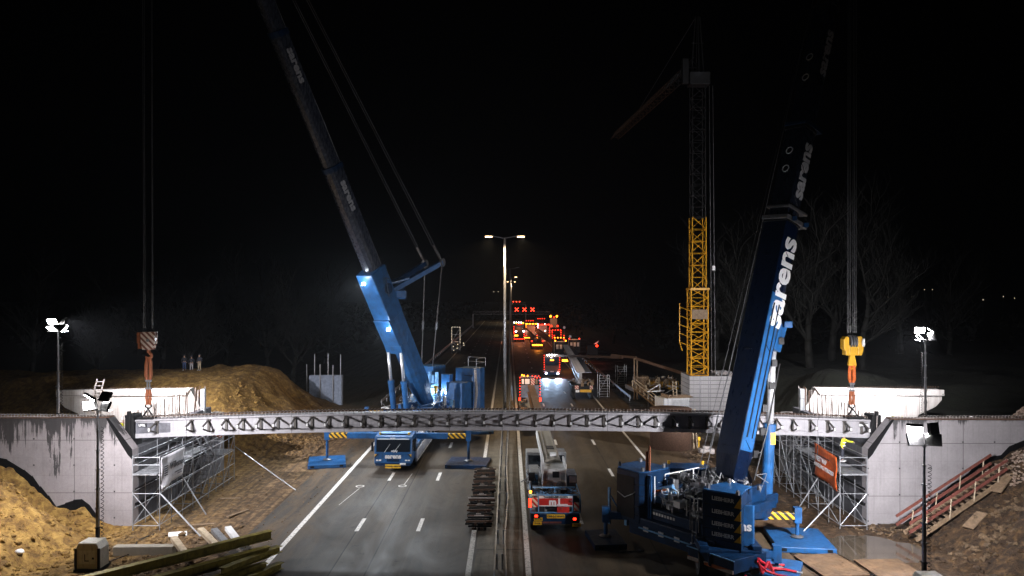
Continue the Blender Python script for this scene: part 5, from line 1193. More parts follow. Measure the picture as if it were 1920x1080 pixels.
# B: heavy truck facing us, headlamps on
t,y=truck('heavy truck facing the camera, blazing white roof lamps and headlamps',(7.45,131,0),'toward',4.0,2.6,9,'grey','rust')
lampset(t,[(-.75,-.15,3.75),(-.45,-.15,3.75),(.05,-.15,3.75),(.45,-.15,3.75),(.75,-.15,3.75)],'Lwh',.13,'roof_lamp')
lampset(t,[(s*1.33,-.12,.9+.4*k) for s in(-1,1) for k in range(8)],'Lred',.075); lampset(t,[(-1.0,-.2,.62),(1.0,-.2,.62)],'Lwh',.17,'headlamp')
lampset(t,[(0,-.2,2.9)],'Lor',.1,'amber_lamp',(.6,.06,.2)); lampset(t,[(-1.15,-.2,.95),(0,-.25,.95),(1.1,-.2,.95)],'letter',.1,'chrome_trim',(.6,.06,.16))
for s in(-1,1): spot('headlight',(s*1.0,-.4,.75),(s*.02+.0,-1,-.022),4200,50,.7,(.50,.70,1),t,.08)
point('truck_glow',(0,-1.2,3.7),120,(.8,.85,1),t,.2); point('truck_glow',(1.6,-.8,1.0),60,(1,.15,.05),t,.1)
# side marker board beside B
# C: girder on its bogies along the right shoulder
g=tag(MB().prof([(-.36,0),(.36,0),(.36,.22),(.18,.34),(.18,1.3),(.6,1.38),(.6,1.5),(-.6,1.5),(-.6,1.38),(-.18,1.3),(-.18,.34),(-.36,.22)],(9.9,105,2.0),(12.0,161,2.0)).build('bridge_girder',M['girder']),'pale concrete girder resting on bogies along the right edge lane','girder')
b=MB(); 
for k in range(56): b.b2(-.02,.02,0,0,0,0) if False else None
st=MB(); st.box((0,0,.05),(1.2,.08,.1)); st=st.mesh('cross_bar',M['palebar'])
for k in range(56):
    o=link('cross_bar',st,g,(9.9+2.1*k/56,105.4+k,3.5))
b=MB(); b.extr([(0,0,0),(.9,0,-.05),(.9,55,-.05),(0,55,0)],(0,0,-.08)); o=b.build('walkway_wing',M['greyblue'],g); o.location=(10.5,105.3,3.45); o.rotation_euler=(0,0,-math.atan(2.1/56))
bg_=thing('transport_bogie','rear bogie with striped and amber boards carrying the near end of the pale girder','trailer',(10.0,102.5,0))
b=MB(); b.b2(-1.5,1.5,.1,5,1.1,1.9); b.build('bogie_frame',M['black'],bg_,bevel=.03)
for yy in(.9,2.2,3.5):
    for q in(-1,1): o=link('wheel',WM,bg_,(q*1.2,yy,.6)); o.scale=(.9,.9,.9); link('rim',RM,o)
b=MB(); b.b2(-.4,1.1,.05,.09,1.0,1.35); b.build('long_vehicle_board',M['sign'],bg_); b=MB(); b.b2(-1.1,-.6,.05,.09,1.4,1.9); b.b2(.9,1.3,.05,.09,1.4,1.9); b.build('warning_board',M['rwstripe'],bg_)
b=MB(); b.b2(-1.0,-.5,.05,.08,1.0,1.3); b.build('white_plate',M['letter'],bg_); b=MB(); b.b2(-.7,.7,2.0,2.8,1.9,2.0); b.build('bolster',M['steel'],bg_)
clutter(I,-1.5,1.5,.2,4.5,1.9,18,51,['steel','wood'],bg_,s=.5)
for (x,Y,hh,lab,m_) in((13.1,104.6,3.1,'white access ladder tower beside the rear bogie of the girder',.0),(17.3,117,3.3,'white access ladder tower standing apart on the right shoulder',.0)):
    lt=thing('ladder_tower',lab,'ladder tower',(x,Y,0),.12,'white access ladder towers')
    for s in(-.7,.7):
        for yy in(0,1.1): part_tube(lt,'upright',(s,yy,0),(s,yy,hh),.05)
    for k in range(9): part_tube(lt,'rung',(-.7,0,.15+.36*k),(.7,0,.15+.36*k),.045)
    part_tube(lt,'brace',(-.7,1.1,.3),(.7,1.1,hh-.3),.03); part_tube(lt,'brace',(-.6,0,hh*.75),(.1,0,hh*.5),.04)
# D/E: tails of two trucks at the far end of the girder
for (x,Y,lab,l2) in((11.2,162,'truck tail at the far end of the pale girder, amber lamps on top',2),(14.8,170,'truck tail on the hard shoulder just right of the pale girder',3)):
    t,y=truck(lab,(x-.2,Y,0),'away',4.1,2.6,9,cabc='black')
    b=MB(); b.b2(-1.35,1.35,-.1,.0,1.2,4.1); b.build('rear_frame',M['black'],t)
    b=MB(); 
    for k in range(l2): b.b2(-.9+.75*k,-.4+.75*k,-.14,-.1,2.6,3.5)
    b.build('white_panel',M['letter'],t); b=MB(); b.b2(-1.35,1.35,-.15,.05,4.1,4.25); b.b2(-1.4,-1.25,-.16,-.0,1.4,4.2); b.build('light_bar',M['palebar'],t)
    lampset(t,[(-1.1,-.2,4.35),(1.1,-.2,4.35)],'Lor' if l2==2 else 'Lred',.16,'amber_beacon')
    point('beacon_glow',(0,-.9,4.2),35,(1,.4,.15),t,.1)
t,y=truck('dark truck at the right edge of the convoy with a single red lamp',(18.4,163,0),'away',3.0,2.4,7,cabc='black')
lampset(t,[(.4,-.2,3.2)],'Lred',.28,'red_lamp'); lampset(t,[(-1.6,-.2,1.0)],'Lor',.2,'amber_lamp',(.7,.06,.3)); b=MB(); b.extr([(-.3,-.1,3.6),(.9,-.1,4.4),(.3,-.1,3.5)],(0,.05,0)); b.build('pale_sign',M['letter'],t)
point('beacon_glow',(.4,-1.0,3.1),40,(1,.12,.05),t,.1)
# side board of truck B
b=MB(); b.b2(-.9,.9,0,.08,.1,.5); o=b.build('warning_bar',M['Lor']); o.location=(11.0,144,1.4); tag(o,'glowing amber warning bar between the white-lamped truck and the girder','warning bar')
# F: trailer tail with amber floor lamps
t=thing('low_loader','low trailer seen from behind with a glowing amber tail bar','trailer',(7.4,196,0))
b=MB(); b.b2(-1.6,1.6,0,16,1.1,1.7); b.build('loading_bed',M['black'],t)
for yy in(1.5,3,4.5,12):
    for q in(-1,1): link('wheel',WM,t,(q*1.2,yy,.66))
lampset(t,[(-1.1+.44*k,-.1,1.2) for k in range(6)],'Lor',.2,'tail_lamp',(.4,.08,.3)); lampset(t,[(-1.4,-.1,2.2),(1.4,-.1,2.2)],'Lred',.22,'red_lamp')
point('tail_glow',(0,-1.2,1.3),300,(1,.3,.04),t,.1)
for i,(xa,lab) in enumerate(((6.3,'pinkish girder on the far trailer, left of two'),(9.9,'pinkish girder on the far trailer, right of two'))):
    tag(MB().prof([(-.35,0),(.35,0),(.35,1.3),(-.35,1.3)],(xa+.8,199,1.75),(xa-1.1 if i==0 else xa-1.4,236,2.6)).build('bridge_girder',paint('pink_lit_girder',(.30,.20,.19),.7)),lab,'girder','girders on the far trailer')
# G..I
t,y=truck('far truck by the median barrier with two amber beacons and white lamps',(3.3,229,0),'away',4.6,2.9,9)
b=MB(); b.b2(-1.4,1.4,-.1,0,1.0,4.4); b.build('rear_frame',M['black'],t); lampset(t,[(-.9,-.3,5.6),(1.1,-.3,5.6)],'Lor',.26,'amber_beacon'); lampset(t,[(-1.0,-.2,3.2),(1.3,-.2,3.2)],'Lwh',.24,'white_lamp'); lampset(t,[(-1.5+.5*k,-.2,.9) for k in range(7)],'Lred',.17,'tail_lamp'); lampset(t,[(s*1.45,-.2,1.6+.6*k) for s in(-1,1) for k in range(3)]+[(-.4,-.2,5.2),(.1,-.2,5.2),(.5,-.2,5.2)],'Lred',.15); lampset(t,[(-.9,-.2,1.9)],'Lor',.2,'amber_lamp',(1.0,.06,.4))
point('truck_glow',(0,-2,4),650,(1,.3,.1),t,.2)
for x,Y,lab,hh in((7.3,239,'far truck framed by red lamps above an amber bar, left of two',5.0),(11.4,244,'far truck with a row of red lamps and white work lamps, right of two',4.6)):
    t,y=truck(lab,(x,Y,0),'away',4.3,2.7,9); n=4
    lampset(t,[(-1.6+1.0*k,-.2,hh) for k in range(4)],'Lor' if x<9 else 'Lred',.17,'top_lamp',(.7,.08,.28))
    lampset(t,[(s*1.7,-.2,1.4+.7*k) for s in(-1,1) for k in range(5)],'Lred',.15); 
    if x>9: lampset(t,[(-.9,-.3,2.0),(-.6,-.3,1.2),(.3,-.3,2.6)],'Lwh',.16,'work_lamp'); lampset(t,[(1.6,-.2,1.0),(1.1,-.2,.8)],'Lor',.16)
    else: lampset(t,[(-2.0+.7*k,-.3,.7) for k in range(6)],'Lor',.18,'floor_lamp',(.6,.08,.22))
    point('truck_glow',(0,-1.5,2.2),520,(1,.22,.06),t,.2)
t,y=truck('farthest truck on the right shoulder, two yellow beacons on top',(18.2,302,0),'away',4.6,2.8,9)
lampset(t,[(-1.6,-.2,5.6),(.9,-.2,5.6)],'Lor',.45,'amber_beacon'); lampset(t,[(-.2,-.2,5.2)],'Lred',.3); lampset(t,[(-1.3,-.2,1.8),(1.2,-.2,1.8)],'Lred',.4,'red_lamp'); point('truck_glow',(0,-2,4),450,(1,.3,.1),t,.2)
for x,Y,lab,c1,c2,hh in((3.2,262,'far truck deep in the convoy by the barrier with white and red lamps','Lwh','Lred',4.6),(7.6,272,'far truck deep in the convoy, middle lane, red outline lamps','Lred','Lor',4.9),(12.2,285,'far truck deep in the convoy, right lane, red bar and white work lamps','Lred','Lwh',5.2),(14.6,232,'truck on the right shoulder of the convoy with paired red tail lamps','Lred','Lred',3.4),(13.6,205,'small escort van at the right of the convoy with amber bar','Lor','Lred',2.6)):
    t,y=truck(lab,(x,Y,0),'away',min(hh,4.2),2.6,8,cabc='black')
    lampset(t,[(-1.2,-.3,hh),(-.4,-.3,hh),(.4,-.3,hh),(1.2,-.3,hh)],c1,.17,'top_lamp'); lampset(t,[(s*1.3,-.2,1.0+.55*k) for s in(-1,1) for k in range(5)],c2,.13,'side_lamp'); lampset(t,[(-1.0+.5*k,-.2,.8) for k in range(5)],'Lred',.14,'tail_lamp')
    point('truck_glow',(0,-2,2.4),260,(1,.2,.06),t,.2)
for (px,py,Y,m_,r_,lab) in((1058,614,250,'letter',.42,'round white road sign on the dark right verge'),(1069,631,214,'letter',.38,'small pale road sign on the dark right verge, nearer one')):
    p=at(px,py,Y); t=thing('road_sign',lab,'road sign',(p.x,p.y,0)); b=MB(); b.tube((0,0,0),(0,0,p.z),.06); b.build('post',M['steel'],t); b=MB(); b.tube((0,-.1,p.z),(0,-.06,p.z),r_,n=18); b.build('sign_plate',M[m_],t); point('sign_glow',(-.5,-2.0,p.z),16,(.9,.9,1),t,.1)

# ------------------------------------------------------------------ lane-signal gantries
def gantry(Y,x0,x1,h,label,xs_,kind,s=1.4):
    t=thing('signal_gantry',label,'gantry',(0,Y,0),0,'overhead lane-signal gantries')
    for x in(x0,x1): b=MB(); b.b2(x-.25,x+.25,-.25,.25,0,h); b.build('gantry_post',M['steel'],t)
    b=MB(); 
    for z in(h-.1,h+.9):
        b.beam((x0,0,z),(x1,0,z),.16)
    n=int((x1-x0)/2)
    for k in range(n):
        xa=x0+(x1-x0)*k/n; xb=x0+(x1-x0)*(k+1)/n; b.tube((xa,0,h-.1+(k%2)),(xb,0,h-.1+((k+1)%2)),.06,n=4)
    b.build('gantry_truss',M['steel'],t)
    for x in xs_:
        b=MB(); b.b2(x-s*.7,x+s*.7,-.5,-.3,h+.7,h+.7+s*1.4); o=b.build('signal_panel',M['black'],t)
        b=MB(); c=V3((x,-.55,h+.7+s*.7)); q=s*.45
        if kind=='x': b.beam(c+V3((-q,0,-q)),c+V3((q,0,q)),.22,.05,up=(0,1,0)); b.beam(c+V3((-q,-.012,q)),c+V3((q,-.012,-q)),.22,.05,up=(0,1,0))
        else: b.ball(c,s*.35)
        b.build('lit_cross' if kind=='x' else 'lit_lamp',M['Lx'],o)
    return t
gantry(327,-15,18.5,5.9,'dark gantry over the road with three glowing red crosses',(3.6,6.9,10.3),'x',1.7)
gantry(395,1.2,9,9.2,'farther small gantry with three red dots above the crosses',(2.6,4.2,5.8),'o',.9)

# ------------------------------------------------------------------ lighted lattice board on the left shoulder
t=thing('warning_trailer','lattice warning trailer edged with warm lamps on the left shoulder beyond the crane','warning trailer',(-12.4,182,0))
b=MB(); b.b2(-1.0,1.0,-.1,2.6,.5,.9); b.build('trailer_bed',M['black'],t)
for q in(-1,1): o=link('wheel',WM,t,(q*.95,1.2,.4)); o.scale=(.6,.6,.6)
b=MB()
for x in(-.95,.95): b.beam((x,0,.9),(x,0,6.3),.12)
for z in(1.2,2.9,4.6,6.3): b.beam((-.95,0,z),(.95,0,z),.1)
b.beam((-.95,0,2.9),(.95,0,6.2),.08); b.beam((.95,0,1.2),(-.95,0,2.9),.08); b.build('lattice_frame',M['steel'],t)
lampset(t,[(s*1.0,-.12,2.7+.36*k) for s in(-1,1) for k in range(11)]+[(-.8+.4*k,-.12,6.4) for k in range(5)],'far',.085,'edge_lamp')
lampset(t,[(-.6,-.2,1.8),(.3,-.2,1.4),(-.5,-.2,.9),(.45,-.2,2.3),(1.9,-.2,2.1),(1.8,-.2,2.6)],'far',.13,'lower_lamp')
point('board_glow',(0,-1.5,3),40,(1,.6,.35),t,.2)

# ------------------------------------------------------------------ tower crane with ballast, container and yard
tc=thing('tower_crane','yellow lattice tower crane rising from stacked ballast blocks, upper mast in the dark','tower crane',(21.7,88,4.85))
def lattice(z0,z1,w_,n,mat,name,par,r=.055,x=0,y=0,cage=False):
    me=None; h=(z1-z0)/n
    for k in range(n):
        z=z0+h*k
        b=MB(); c=[(-w_/2,-w_/2),(w_/2,-w_/2),(w_/2,w_/2),(-w_/2,w_/2)]
        for i in range(4):
            p=c[i];q=c[(i+1)%4]
            b.tube((x+p[0],y+p[1],z),(x+p[0],y+p[1],z+h),r,n=5)
            b.tube((x+p[0],y+p[1],z),(x+q[0],y+q[1],z),r*.7,n=4)
            b.tube((x+p[0],y+p[1],z),(x+q[0],y+q[1],z+h/2),r*.6,n=4); b.tube((x+q[0],y+q[1],z+h/2),(x+p[0],y+p[1],z+h),r*.6,n=4)
            b.tube((x+p[0],y+p[1],z+h/2),(x+q[0],y+q[1],z+h/2),r*.45,n=4)
        b.build(name,M[mat],par)
lattice(0,9.8,1.9,5,'tcrane','mast_section',tc,.075); lattice(9.8,18.0,1.55,3,'tcrane','mast_section',tc,.065); lattice(18.0,33,1.45,6,'greymast','mast_section',tc,.05)
b=MB(); b.b2(-1.1,1.1,-1.1,1.1,9.7,9.95); b.build('collar',M['tcrane'],tc); b=MB(); b.b2(-.9,.9,-1.0,-.9,6.4,7.5); b.build('mesh_panel',M['wood'],tc)
b=MB(); b.path([(-1.9,-.6,2.8),(-2.2,-.6,3.8),(-2.2,-.6,8.2)],.05); 
for k in range(5): b.tube((-2.2,-.6,3.8+k),(-1.0,-.9,3.3+k),.035,n=4)
b.build('ladder_guard',M['tcrane'],tc)
b=MB(); b.b2(-1.15,1.15,-1.2,.4,33.0,34.4); b.build('slewing_cabin',M['greymast'],tc,bevel=.04); b=MB(); b.b2(-1.9,-1.2,-.8,-.2,33.2,36.0); b.build('operator_cab',M['greymast'],tc,bevel=.03)
b=MB(); 
for s in(-1,1): b.tube((s*.7,0,34.4),(s*.25,0,41),.08); b.tube((0,s*.7,34.4),(0,s*.2,41),.06)
b.tube((-.7,0,38),(.7,0,38),.05); b.build('tower_head',M['greymast'],tc)
# the jib swings away and to the left
j0=V3((-.4,0,35.2)); j1=V3((-5.5,33.5,30.2)); j1=V3((at(1152,262,128)-V3((21.7,88,4.85))))
b1=MB(); b2_=MB(); b3=MB(); n=22; ju=(j1-j0).normalized(); jl=(j1-j0).length; js=ju.cross(V3((0,0,1))).normalized(); jn=js.cross(ju)
def J(s,a,c): return j0+ju*jl*s+js*a+jn*c
for k in range(n):
    B_=b1 if k<5 else b2_; s0=k/n; s1=(k+1)/n
    for a in(-.6,.6): B_.tube(J(s0,a,0),J(s1,a,0),.07,n=4); B_.tube(J(s0,a,0),J((s0+s1)/2,0,1.2),.05,n=4); B_.tube(J((s0+s1)/2,0,1.2),J(s1,a,0),.05,n=4)
    B_.tube(J(s0,0,1.2),J(s1,0,1.2),.08,n=4); B_.tube(J(s0,-.6,0),J(s0,.6,0),.05,n=4)
b1.build('jib_section',M['greymast'],tc); b2_.build('jib_section',paint('dull_jib_paint',(.035,.013,.002),.6),tc)
for x in(1.5,1.9): rope(tc,(x,-.5,0),(x-.3,-.5,33),.035)
b=MB(); b.box((1.7,-.5,12.2),(.3,.1,.5)); b.build('rope_block',M['letter'],tc)
rope(tc,(-.2,0,41),tuple(J(.6,0,1.2)),.04); point('cab_light',(0,-2.2,34.6),3,(.85,.9,1),tc,.1)
# ballast stack
bs=thing('ballast_stack','tall stack of pale concrete ballast slabs under the yellow tower crane','ballast',(21.7,88,0))
sl_=MB(); sl_.b2(-1.2,3.9,-1.3,3.2,0,.475); sl_.b2(-1.23,-.4,-1.35,-1.3,.06,.42); 
sm_=sl_.mesh('ballast_slab',M['block'])
for k in range(10):
    o=link('ballast_slab',sm_,bs,(rnd.uniform(-.03,.03),rnd.uniform(-.03,.03),.02+.483*k))
b=MB(); 
for x in(-.15,.0,.9,1.1,2.6): b.b2(x,x+.05,-1.34,-1.31,.2,4.8)
b.build('strap',M['steel'],bs)
clutter(Matrix.Translation((1.8,0,4.86)),.2,1.9,-.8,1.2,0,22,71,['grey','palebar'],bs,'rigging_gear',.35)
t=thing('site_container','white ribbed site container with dark lettering beside the ballast stack','container',(17.1,84.6,0),.22)
b=MB(); b.b2(0,3.1,0,2.4,.05,2.55); b.build('container_body',M['white'],t,bevel=.02)
b=MB()
for k in range(14): b.b2(1.12+k*.145,1.17+k*.145,-.03,-.002,.2,2.4)
b.build('rib',M['grey'],t)
b=MB(); 
for x in(.0,.5,.98): b.b2(x,x+.05,-.035,-.002,.1,2.5)
b.build('door_post',M['grey'],t); text('container_lettering','WILLEMEN',.32,M['ink'],t,(2.25,-.045,1.55),(1,0,0),(0,0,1),.006); b=MB(); b.b2(1.35,1.55,-.045,-.03,1.43,1.68); b.build('container_emblem',M['ink'],t)
text('container_lettering','C-KV',.3,M['ink'],t,(.5,-.045,1.6),(1,0,0),(0,0,1),.005); text('container_lettering','Groep',.14,M['ink'],t,(2.4,-.045,1.2),(1,0,0),(0,0,1),.003)
tp=tag(MB(Matrix.Translation((17.6,84.5,2.6))@Matrix.Rotation(.22,4,'Z')).b2(0,3.0,.1,2.0,0,.12).b2(0,.2,0,1.9,.12,.35).b2(.6,2.8,.3,.5,.12,.22).b2(.6,2.8,1,1.2,.12,.22).build('timber_stack',M['wood']),'timber boards stacked on the roof of the white container','timber')
for i,(x,Y,hh,lab,m_) in enumerate(((18.6,85.6,2.8,'pale yellow ladder standing on the container roof','palewood'),(-30.35,60.2,0,'',''))):
    if not hh: continue
    lt=thing('ladder',lab,'ladder',(x,Y,2.62),.1)
    for s in(-.2,.2): part_tube(lt,'ladder_rail',(s,0,0),(s,.25,1.75),.035,m_)
    for k in range(5): part_tube(lt,'rung',(-.2,.05*k,.2+.34*k),(.2,.05*k,.2+.34*k),.03,m_)
lt=thing('ladder','pale aluminium ladder leaning on the far left wing wall','ladder',(-32.55,59.9,4.6))
for s in(-.28,.28): part_tube(lt,'ladder_rail',(s,0,0),(s+.25,1.0,2.75),.05,'palebar')
for k in range(8): part_tube(lt,'rung',(-.28+.03*k,.12*k,.3+.32*k),(.28+.03*k,.12*k,.3+.32*k),.04,'palebar')
# tan machine and steelwork on the right shoulder
t=thing('crushing_plant','tan yard machine with conveyor arm under a long beam on the right shoulder','machine',(18.0,103,0),.1)
b=MB(); b.b2(-1.1,2.6,0,5,.9,1.5); b.b2(-.9,1.0,.2,1.6,1.5,3.0); b.build('machine_body',M['wood'],t,bevel=.05)
b=MB(); b.b2(1.1,3.6,.6,2.4,1.5,2.3); b.b2(3.7,5.2,.5,2.0,1.2,2.3); b.build('hopper',M['yellow'],t,bevel=.05)
b=MB(); 
for x in(-1.15,-.75): b.beam((x,-.1,-0),(x,-.1,5.5),.16)
b.beam((-1.15,-.1,5.5),(.5,-.1,5.2),.16); b.build('lifting_frame',M['wood'],t)
b=MB(); b.beam((-.9,-.3,5.5),(4.4,-9,3.8),.28,.34); b.beam((-2.8,6,5.5),(-.9,-.1,5.6),.26,.3); b.beam((4.4,-9,3.8),(5.9,-12,3.2),.2,.25); b.build('conveyor_arm',M['rust'],t)
b=MB(); b.beam((-8,34,3.3),(-2.0,3,5.4),.3,.35); b.build('long_beam',M['rust'],t)
clutter(I,-1,5,-.6,3,1.5,50,61,['wood','palewood','steel'],t,'machine_part',1.0)
for q in(0,1.6,3.4): b=MB(); b.tube((q,-.2,.5),(q,.4,.5),.5,n=14); b.build('wheel',M['rubber'],t)
t=thing('steel_truss','pale folding steel truss frame lying in front of the tan yard machine','steel frame',(16.9,93.5,0),.25)
b=MB(); b.beam((0,0,2.2),(2.3,0,2.3),.12); b.beam((0,0,2.2),(1.7,0,3.1),.09); b.beam((1.7,0,3.1),(1.7,0,2.3),.09); b.beam((2.6,0,2.9),(4.5,.4,2.6),.1); b.beam((2.6,0,2.9),(4.7,.4,2.0),.08); b.beam((2.3,0,1.9),(4.9,.3,3.0),.08); b.build('truss_chord',M['letter'],t)
b=MB(); 
for x in(.2,2.2,4.6): b.beam((x,.1,0),(x,.1,2.3),.1)
b.build('trestle_leg',M['steel'],t)
t=thing('handrail_stair','yellowish stair with handrails descending on the right verge','stair',(17.0,90.5,0),.0)
b=MB(); b.beam((-1.4,6,2.4),(.9,0,.4),.12,.2); b.beam((-.9,6,2.4),(1.4,0,.4),.12,.2); b.build('stair_stringer',M['wood'],t)
for k in range(7): part_tube(t,'rail_post',(-1.4+.33*k,6-.86*k,2.4-.28*k),(-1.4+.33*k,6-.86*k,3.3-.28*k),.05,'palewood')
part_tube(t,'handrail',(-1.4,6,3.3),(.9,0,1.3),.05,'palewood'); part_tube(t,'handrail',(-.9,6,3.3),(1.4,0,1.3),.05,'palewood')
# yard lamp lighting the machine, right verge brush
t=thing('reel_drum','brown steel casing pipe standing on the verge under the girder','pipe',(14.9,70.5,0)); b=MB(); b.tube((0,0,0),(0,0,3.6),1.9,1.9,20); b.build('pipe_shell',M['rust'],t,smooth=True)
for x in(2.0,2.3): part_tube(t,'prop',(x,-.6,0),(x-.15,-.3,3.6),.05,'palewood')
t=tag(MB(Matrix.Translation((16.9,67.5,0))).b2(0,1.25,0,.8,.0,.42).b2(.3,.9,.2,.6,.42,.62).build('concrete_block',M['palebar'],bevel=.03),'pale concrete block by the rubble on the right verge','concrete block')
t=thing('marker_post','small yellow marker post behind the pale concrete block','marker post',(17.2,69.3,0)); part_tube(t,'post',(0,0,0),(0,0,.9),.05,'sign'); b=MB(); b.b2(-.12,.12,-.1,.1,.9,1.2); b.build('cap',M['sign'],t)

# ------------------------------------------------------------------ left verge: grey board pack with posts
t=thing('noise_panel_rack','blue-grey wall panels stacked upright in a rack of tall posts','panel rack',(-24.6,95,0))
for k in range(3):
    b=MB(); b.b2(-.1,3.9,.3+.35*k,.5+.35*k,.1,4.0)
    for z in(1.3,2.2,3.1): b.b2(-.1,3.9,.28+.35*k,.3+.35*k,z,z+.05) if k==0 else None
    b.build('wall_panel',M['greyblue'],t)
for i,(x,hh) in enumerate(((-.35,5.4),(.25,6.6),(1.3,5.4),(1.95,6.6),(2.9,5.3),(3.5,6.5))): part_tube(t,'rack_post',(x,(.1 if i%2==0 else 1.6),0),(x,(.1 if i%2==0 else 1.6),hh),.07,'steel')

# ------------------------------------------------------------------ posts at the far wing ends
for s,x,lab in((-1,-24.25,'grey end post beside the sloped end of the far left wing'),(1,24.0,'grey end post beside the sloped end of the far right wing')):
    t=thing('end_post',lab,'post',(at(381 if s<0 else 1503,775,59.5).x,59.5,4.5)); 
    for k in range(3): b=MB(); b.b2(-.16,.16,-.16,.16,.0+.75*k,.72+.75*k); b.build('post_section',M['grey'],t)

# ------------------------------------------------------------------ timber stair on the right slope
t=thing('timber_stair','timber stair with red-stained handrails climbing the slope by the right wing wall','stair',(23.2,44.0,.1))
A0=V3((0,0,0)); A1=V3((5.3,.9,3.3)); d=(A1-A0)
for yy in(-.65,.65):
    b=MB(); b.beam(A0+V3((-.2,yy,.05)),A1+V3((.3,yy,.1)),.08,.24); b.build('stringer',M['wood'],t)
tr=MB(); tr.box((0,0,0),(.30,1.25,.05)); tm=tr.mesh('stair_tread',M['wood'])
for k in range(16): link('stair_tread',tm,t,A0+d*((k+.5)/16)+V3((0,0,.16)))
for yy in(-.72,.75):
    for k in range(4):
        p=A0+d*(.06+.29*k)+V3((0,yy,0)); part_tube(t,'rail_post',p,p+V3((.1,0,1.15)),.035,'palewood')
    for z in(.6,1.1):
        b=MB(); b.beam(A0+V3((-.6,yy,z-.1)),A1+V3((.2,yy,z)),.05,.16); b.build('handrail_board',M['redrail'],t)
for (x,y_,sx,rz,lab) in((25.9,42.6,1.5,.5,'weathered plank lying below the timber stair'),(28.6,44.2,2.6,.6,'short board on the slope above the stair end')):
    o=MB().b2(-sx/2,sx/2,-.3,.3,0,.07).build('plank',M['wood'],bevel=.01); o.location=(x,y_,H(x,y_)+.08); o.rotation_euler=(0,-.45,rz); tag(o,lab,'plank')

# ------------------------------------------------------------------ left foreground: kerb beam, boards, steel beams
o=MB().b2(-1.6,1.6,-.25,.25,0,.5).build('concrete_beam',M['conc'],bevel=.03); o.location=(-19.6,41.4,.0); o.rotation_euler=(0,0,.03); tag(o,'long grey concrete beam on the earth right of the light tower cabinet','concrete beam')
def hbeam(name,p,q,h,w_,mat,up=(0,0,1)):
    t_=.03; pr=[(-w_/2,-h/2),(w_/2,-h/2),(w_/2,-h/2+t_),(.02,-h/2+t_),(.02,h/2-t_),(w_/2,h/2-t_),(w_/2,h/2),(-w_/2,h/2),(-w_/2,h/2-t_),(-.02,h/2-t_),(-.02,-h/2+t_),(-w_/2,-h/2+t_)]
    return MB().prof(pr,p,q,up).build(name,mat)
for i,(p,q,lab) in enumerate((
    ((-19.6,33.4,1.25),(-12.55,40.6,1.35),'topmost mossy steel beam of the bottom left pile'),
    ((-18.4,33.1,.80),(-12.3,39.5,.88),'second mossy steel beam from the top of the bottom left pile'),
    ((-17.9,32.3,.38),(-12.1,38.4,.42),'mossy steel beam low in the bottom left pile, foremost'),
    ((-13.6,36.4,.9),(-12.0,40.3,.7),'mossy steel beam crossing the right end of the bottom left pile'),
    ((-13.2,35.6,.35),(-11.6,39.2,.22),'mossy steel beam lying at the lane edge right of the pile'))):
    tag(hbeam('steel_beam',p,q,(.44 if i<3 else .32),.38,M['moss']),lab,'steel beam','steel beams piled at the bottom left')
for i,(p,q,lab) in enumerate((((-17.2,42.9,.9),(-15.3,40.5,.7),'pale timber board with a yellow edge leaning behind the steel pile'),((-16.4,42.8,.9),(-14.7,40.5,.7),'grey timber board second from the right behind the steel pile'),((-15.7,43.0,.95),(-14.0,40.5,.7),'whitish timber board at the right behind the steel pile'),((-18.3,42.0,.7),(-16.4,39.5,.4),'short pale timber board left behind the steel pile'))):
    tag(MB().beam(p,q,.34,.22).build('timber_board',M[['palewood','galv','letter','palewood'][i]],bevel=.01),lab,'timber board','timber boards behind the steel pile')
o=MB().b2(-.5,.5,-.35,.35,0,.05).build('plastic_sheet',M['letter']); o.location=(-19.2,44.6,.09); o.rotation_euler=(.05,.05,.4); tag(o,'white sheet lying at the foot of the left scaffold','sheet')
o=MB().ball((0,0,.14),.2,sub=2,sq=(1.2,.9,.8)).build('white_bag',M['letter'],smooth=True); o.location=(-25.2,39.6,H(-25.2,39.6)); tag(o,'small white bag on the sandy heap at the far left','bag')

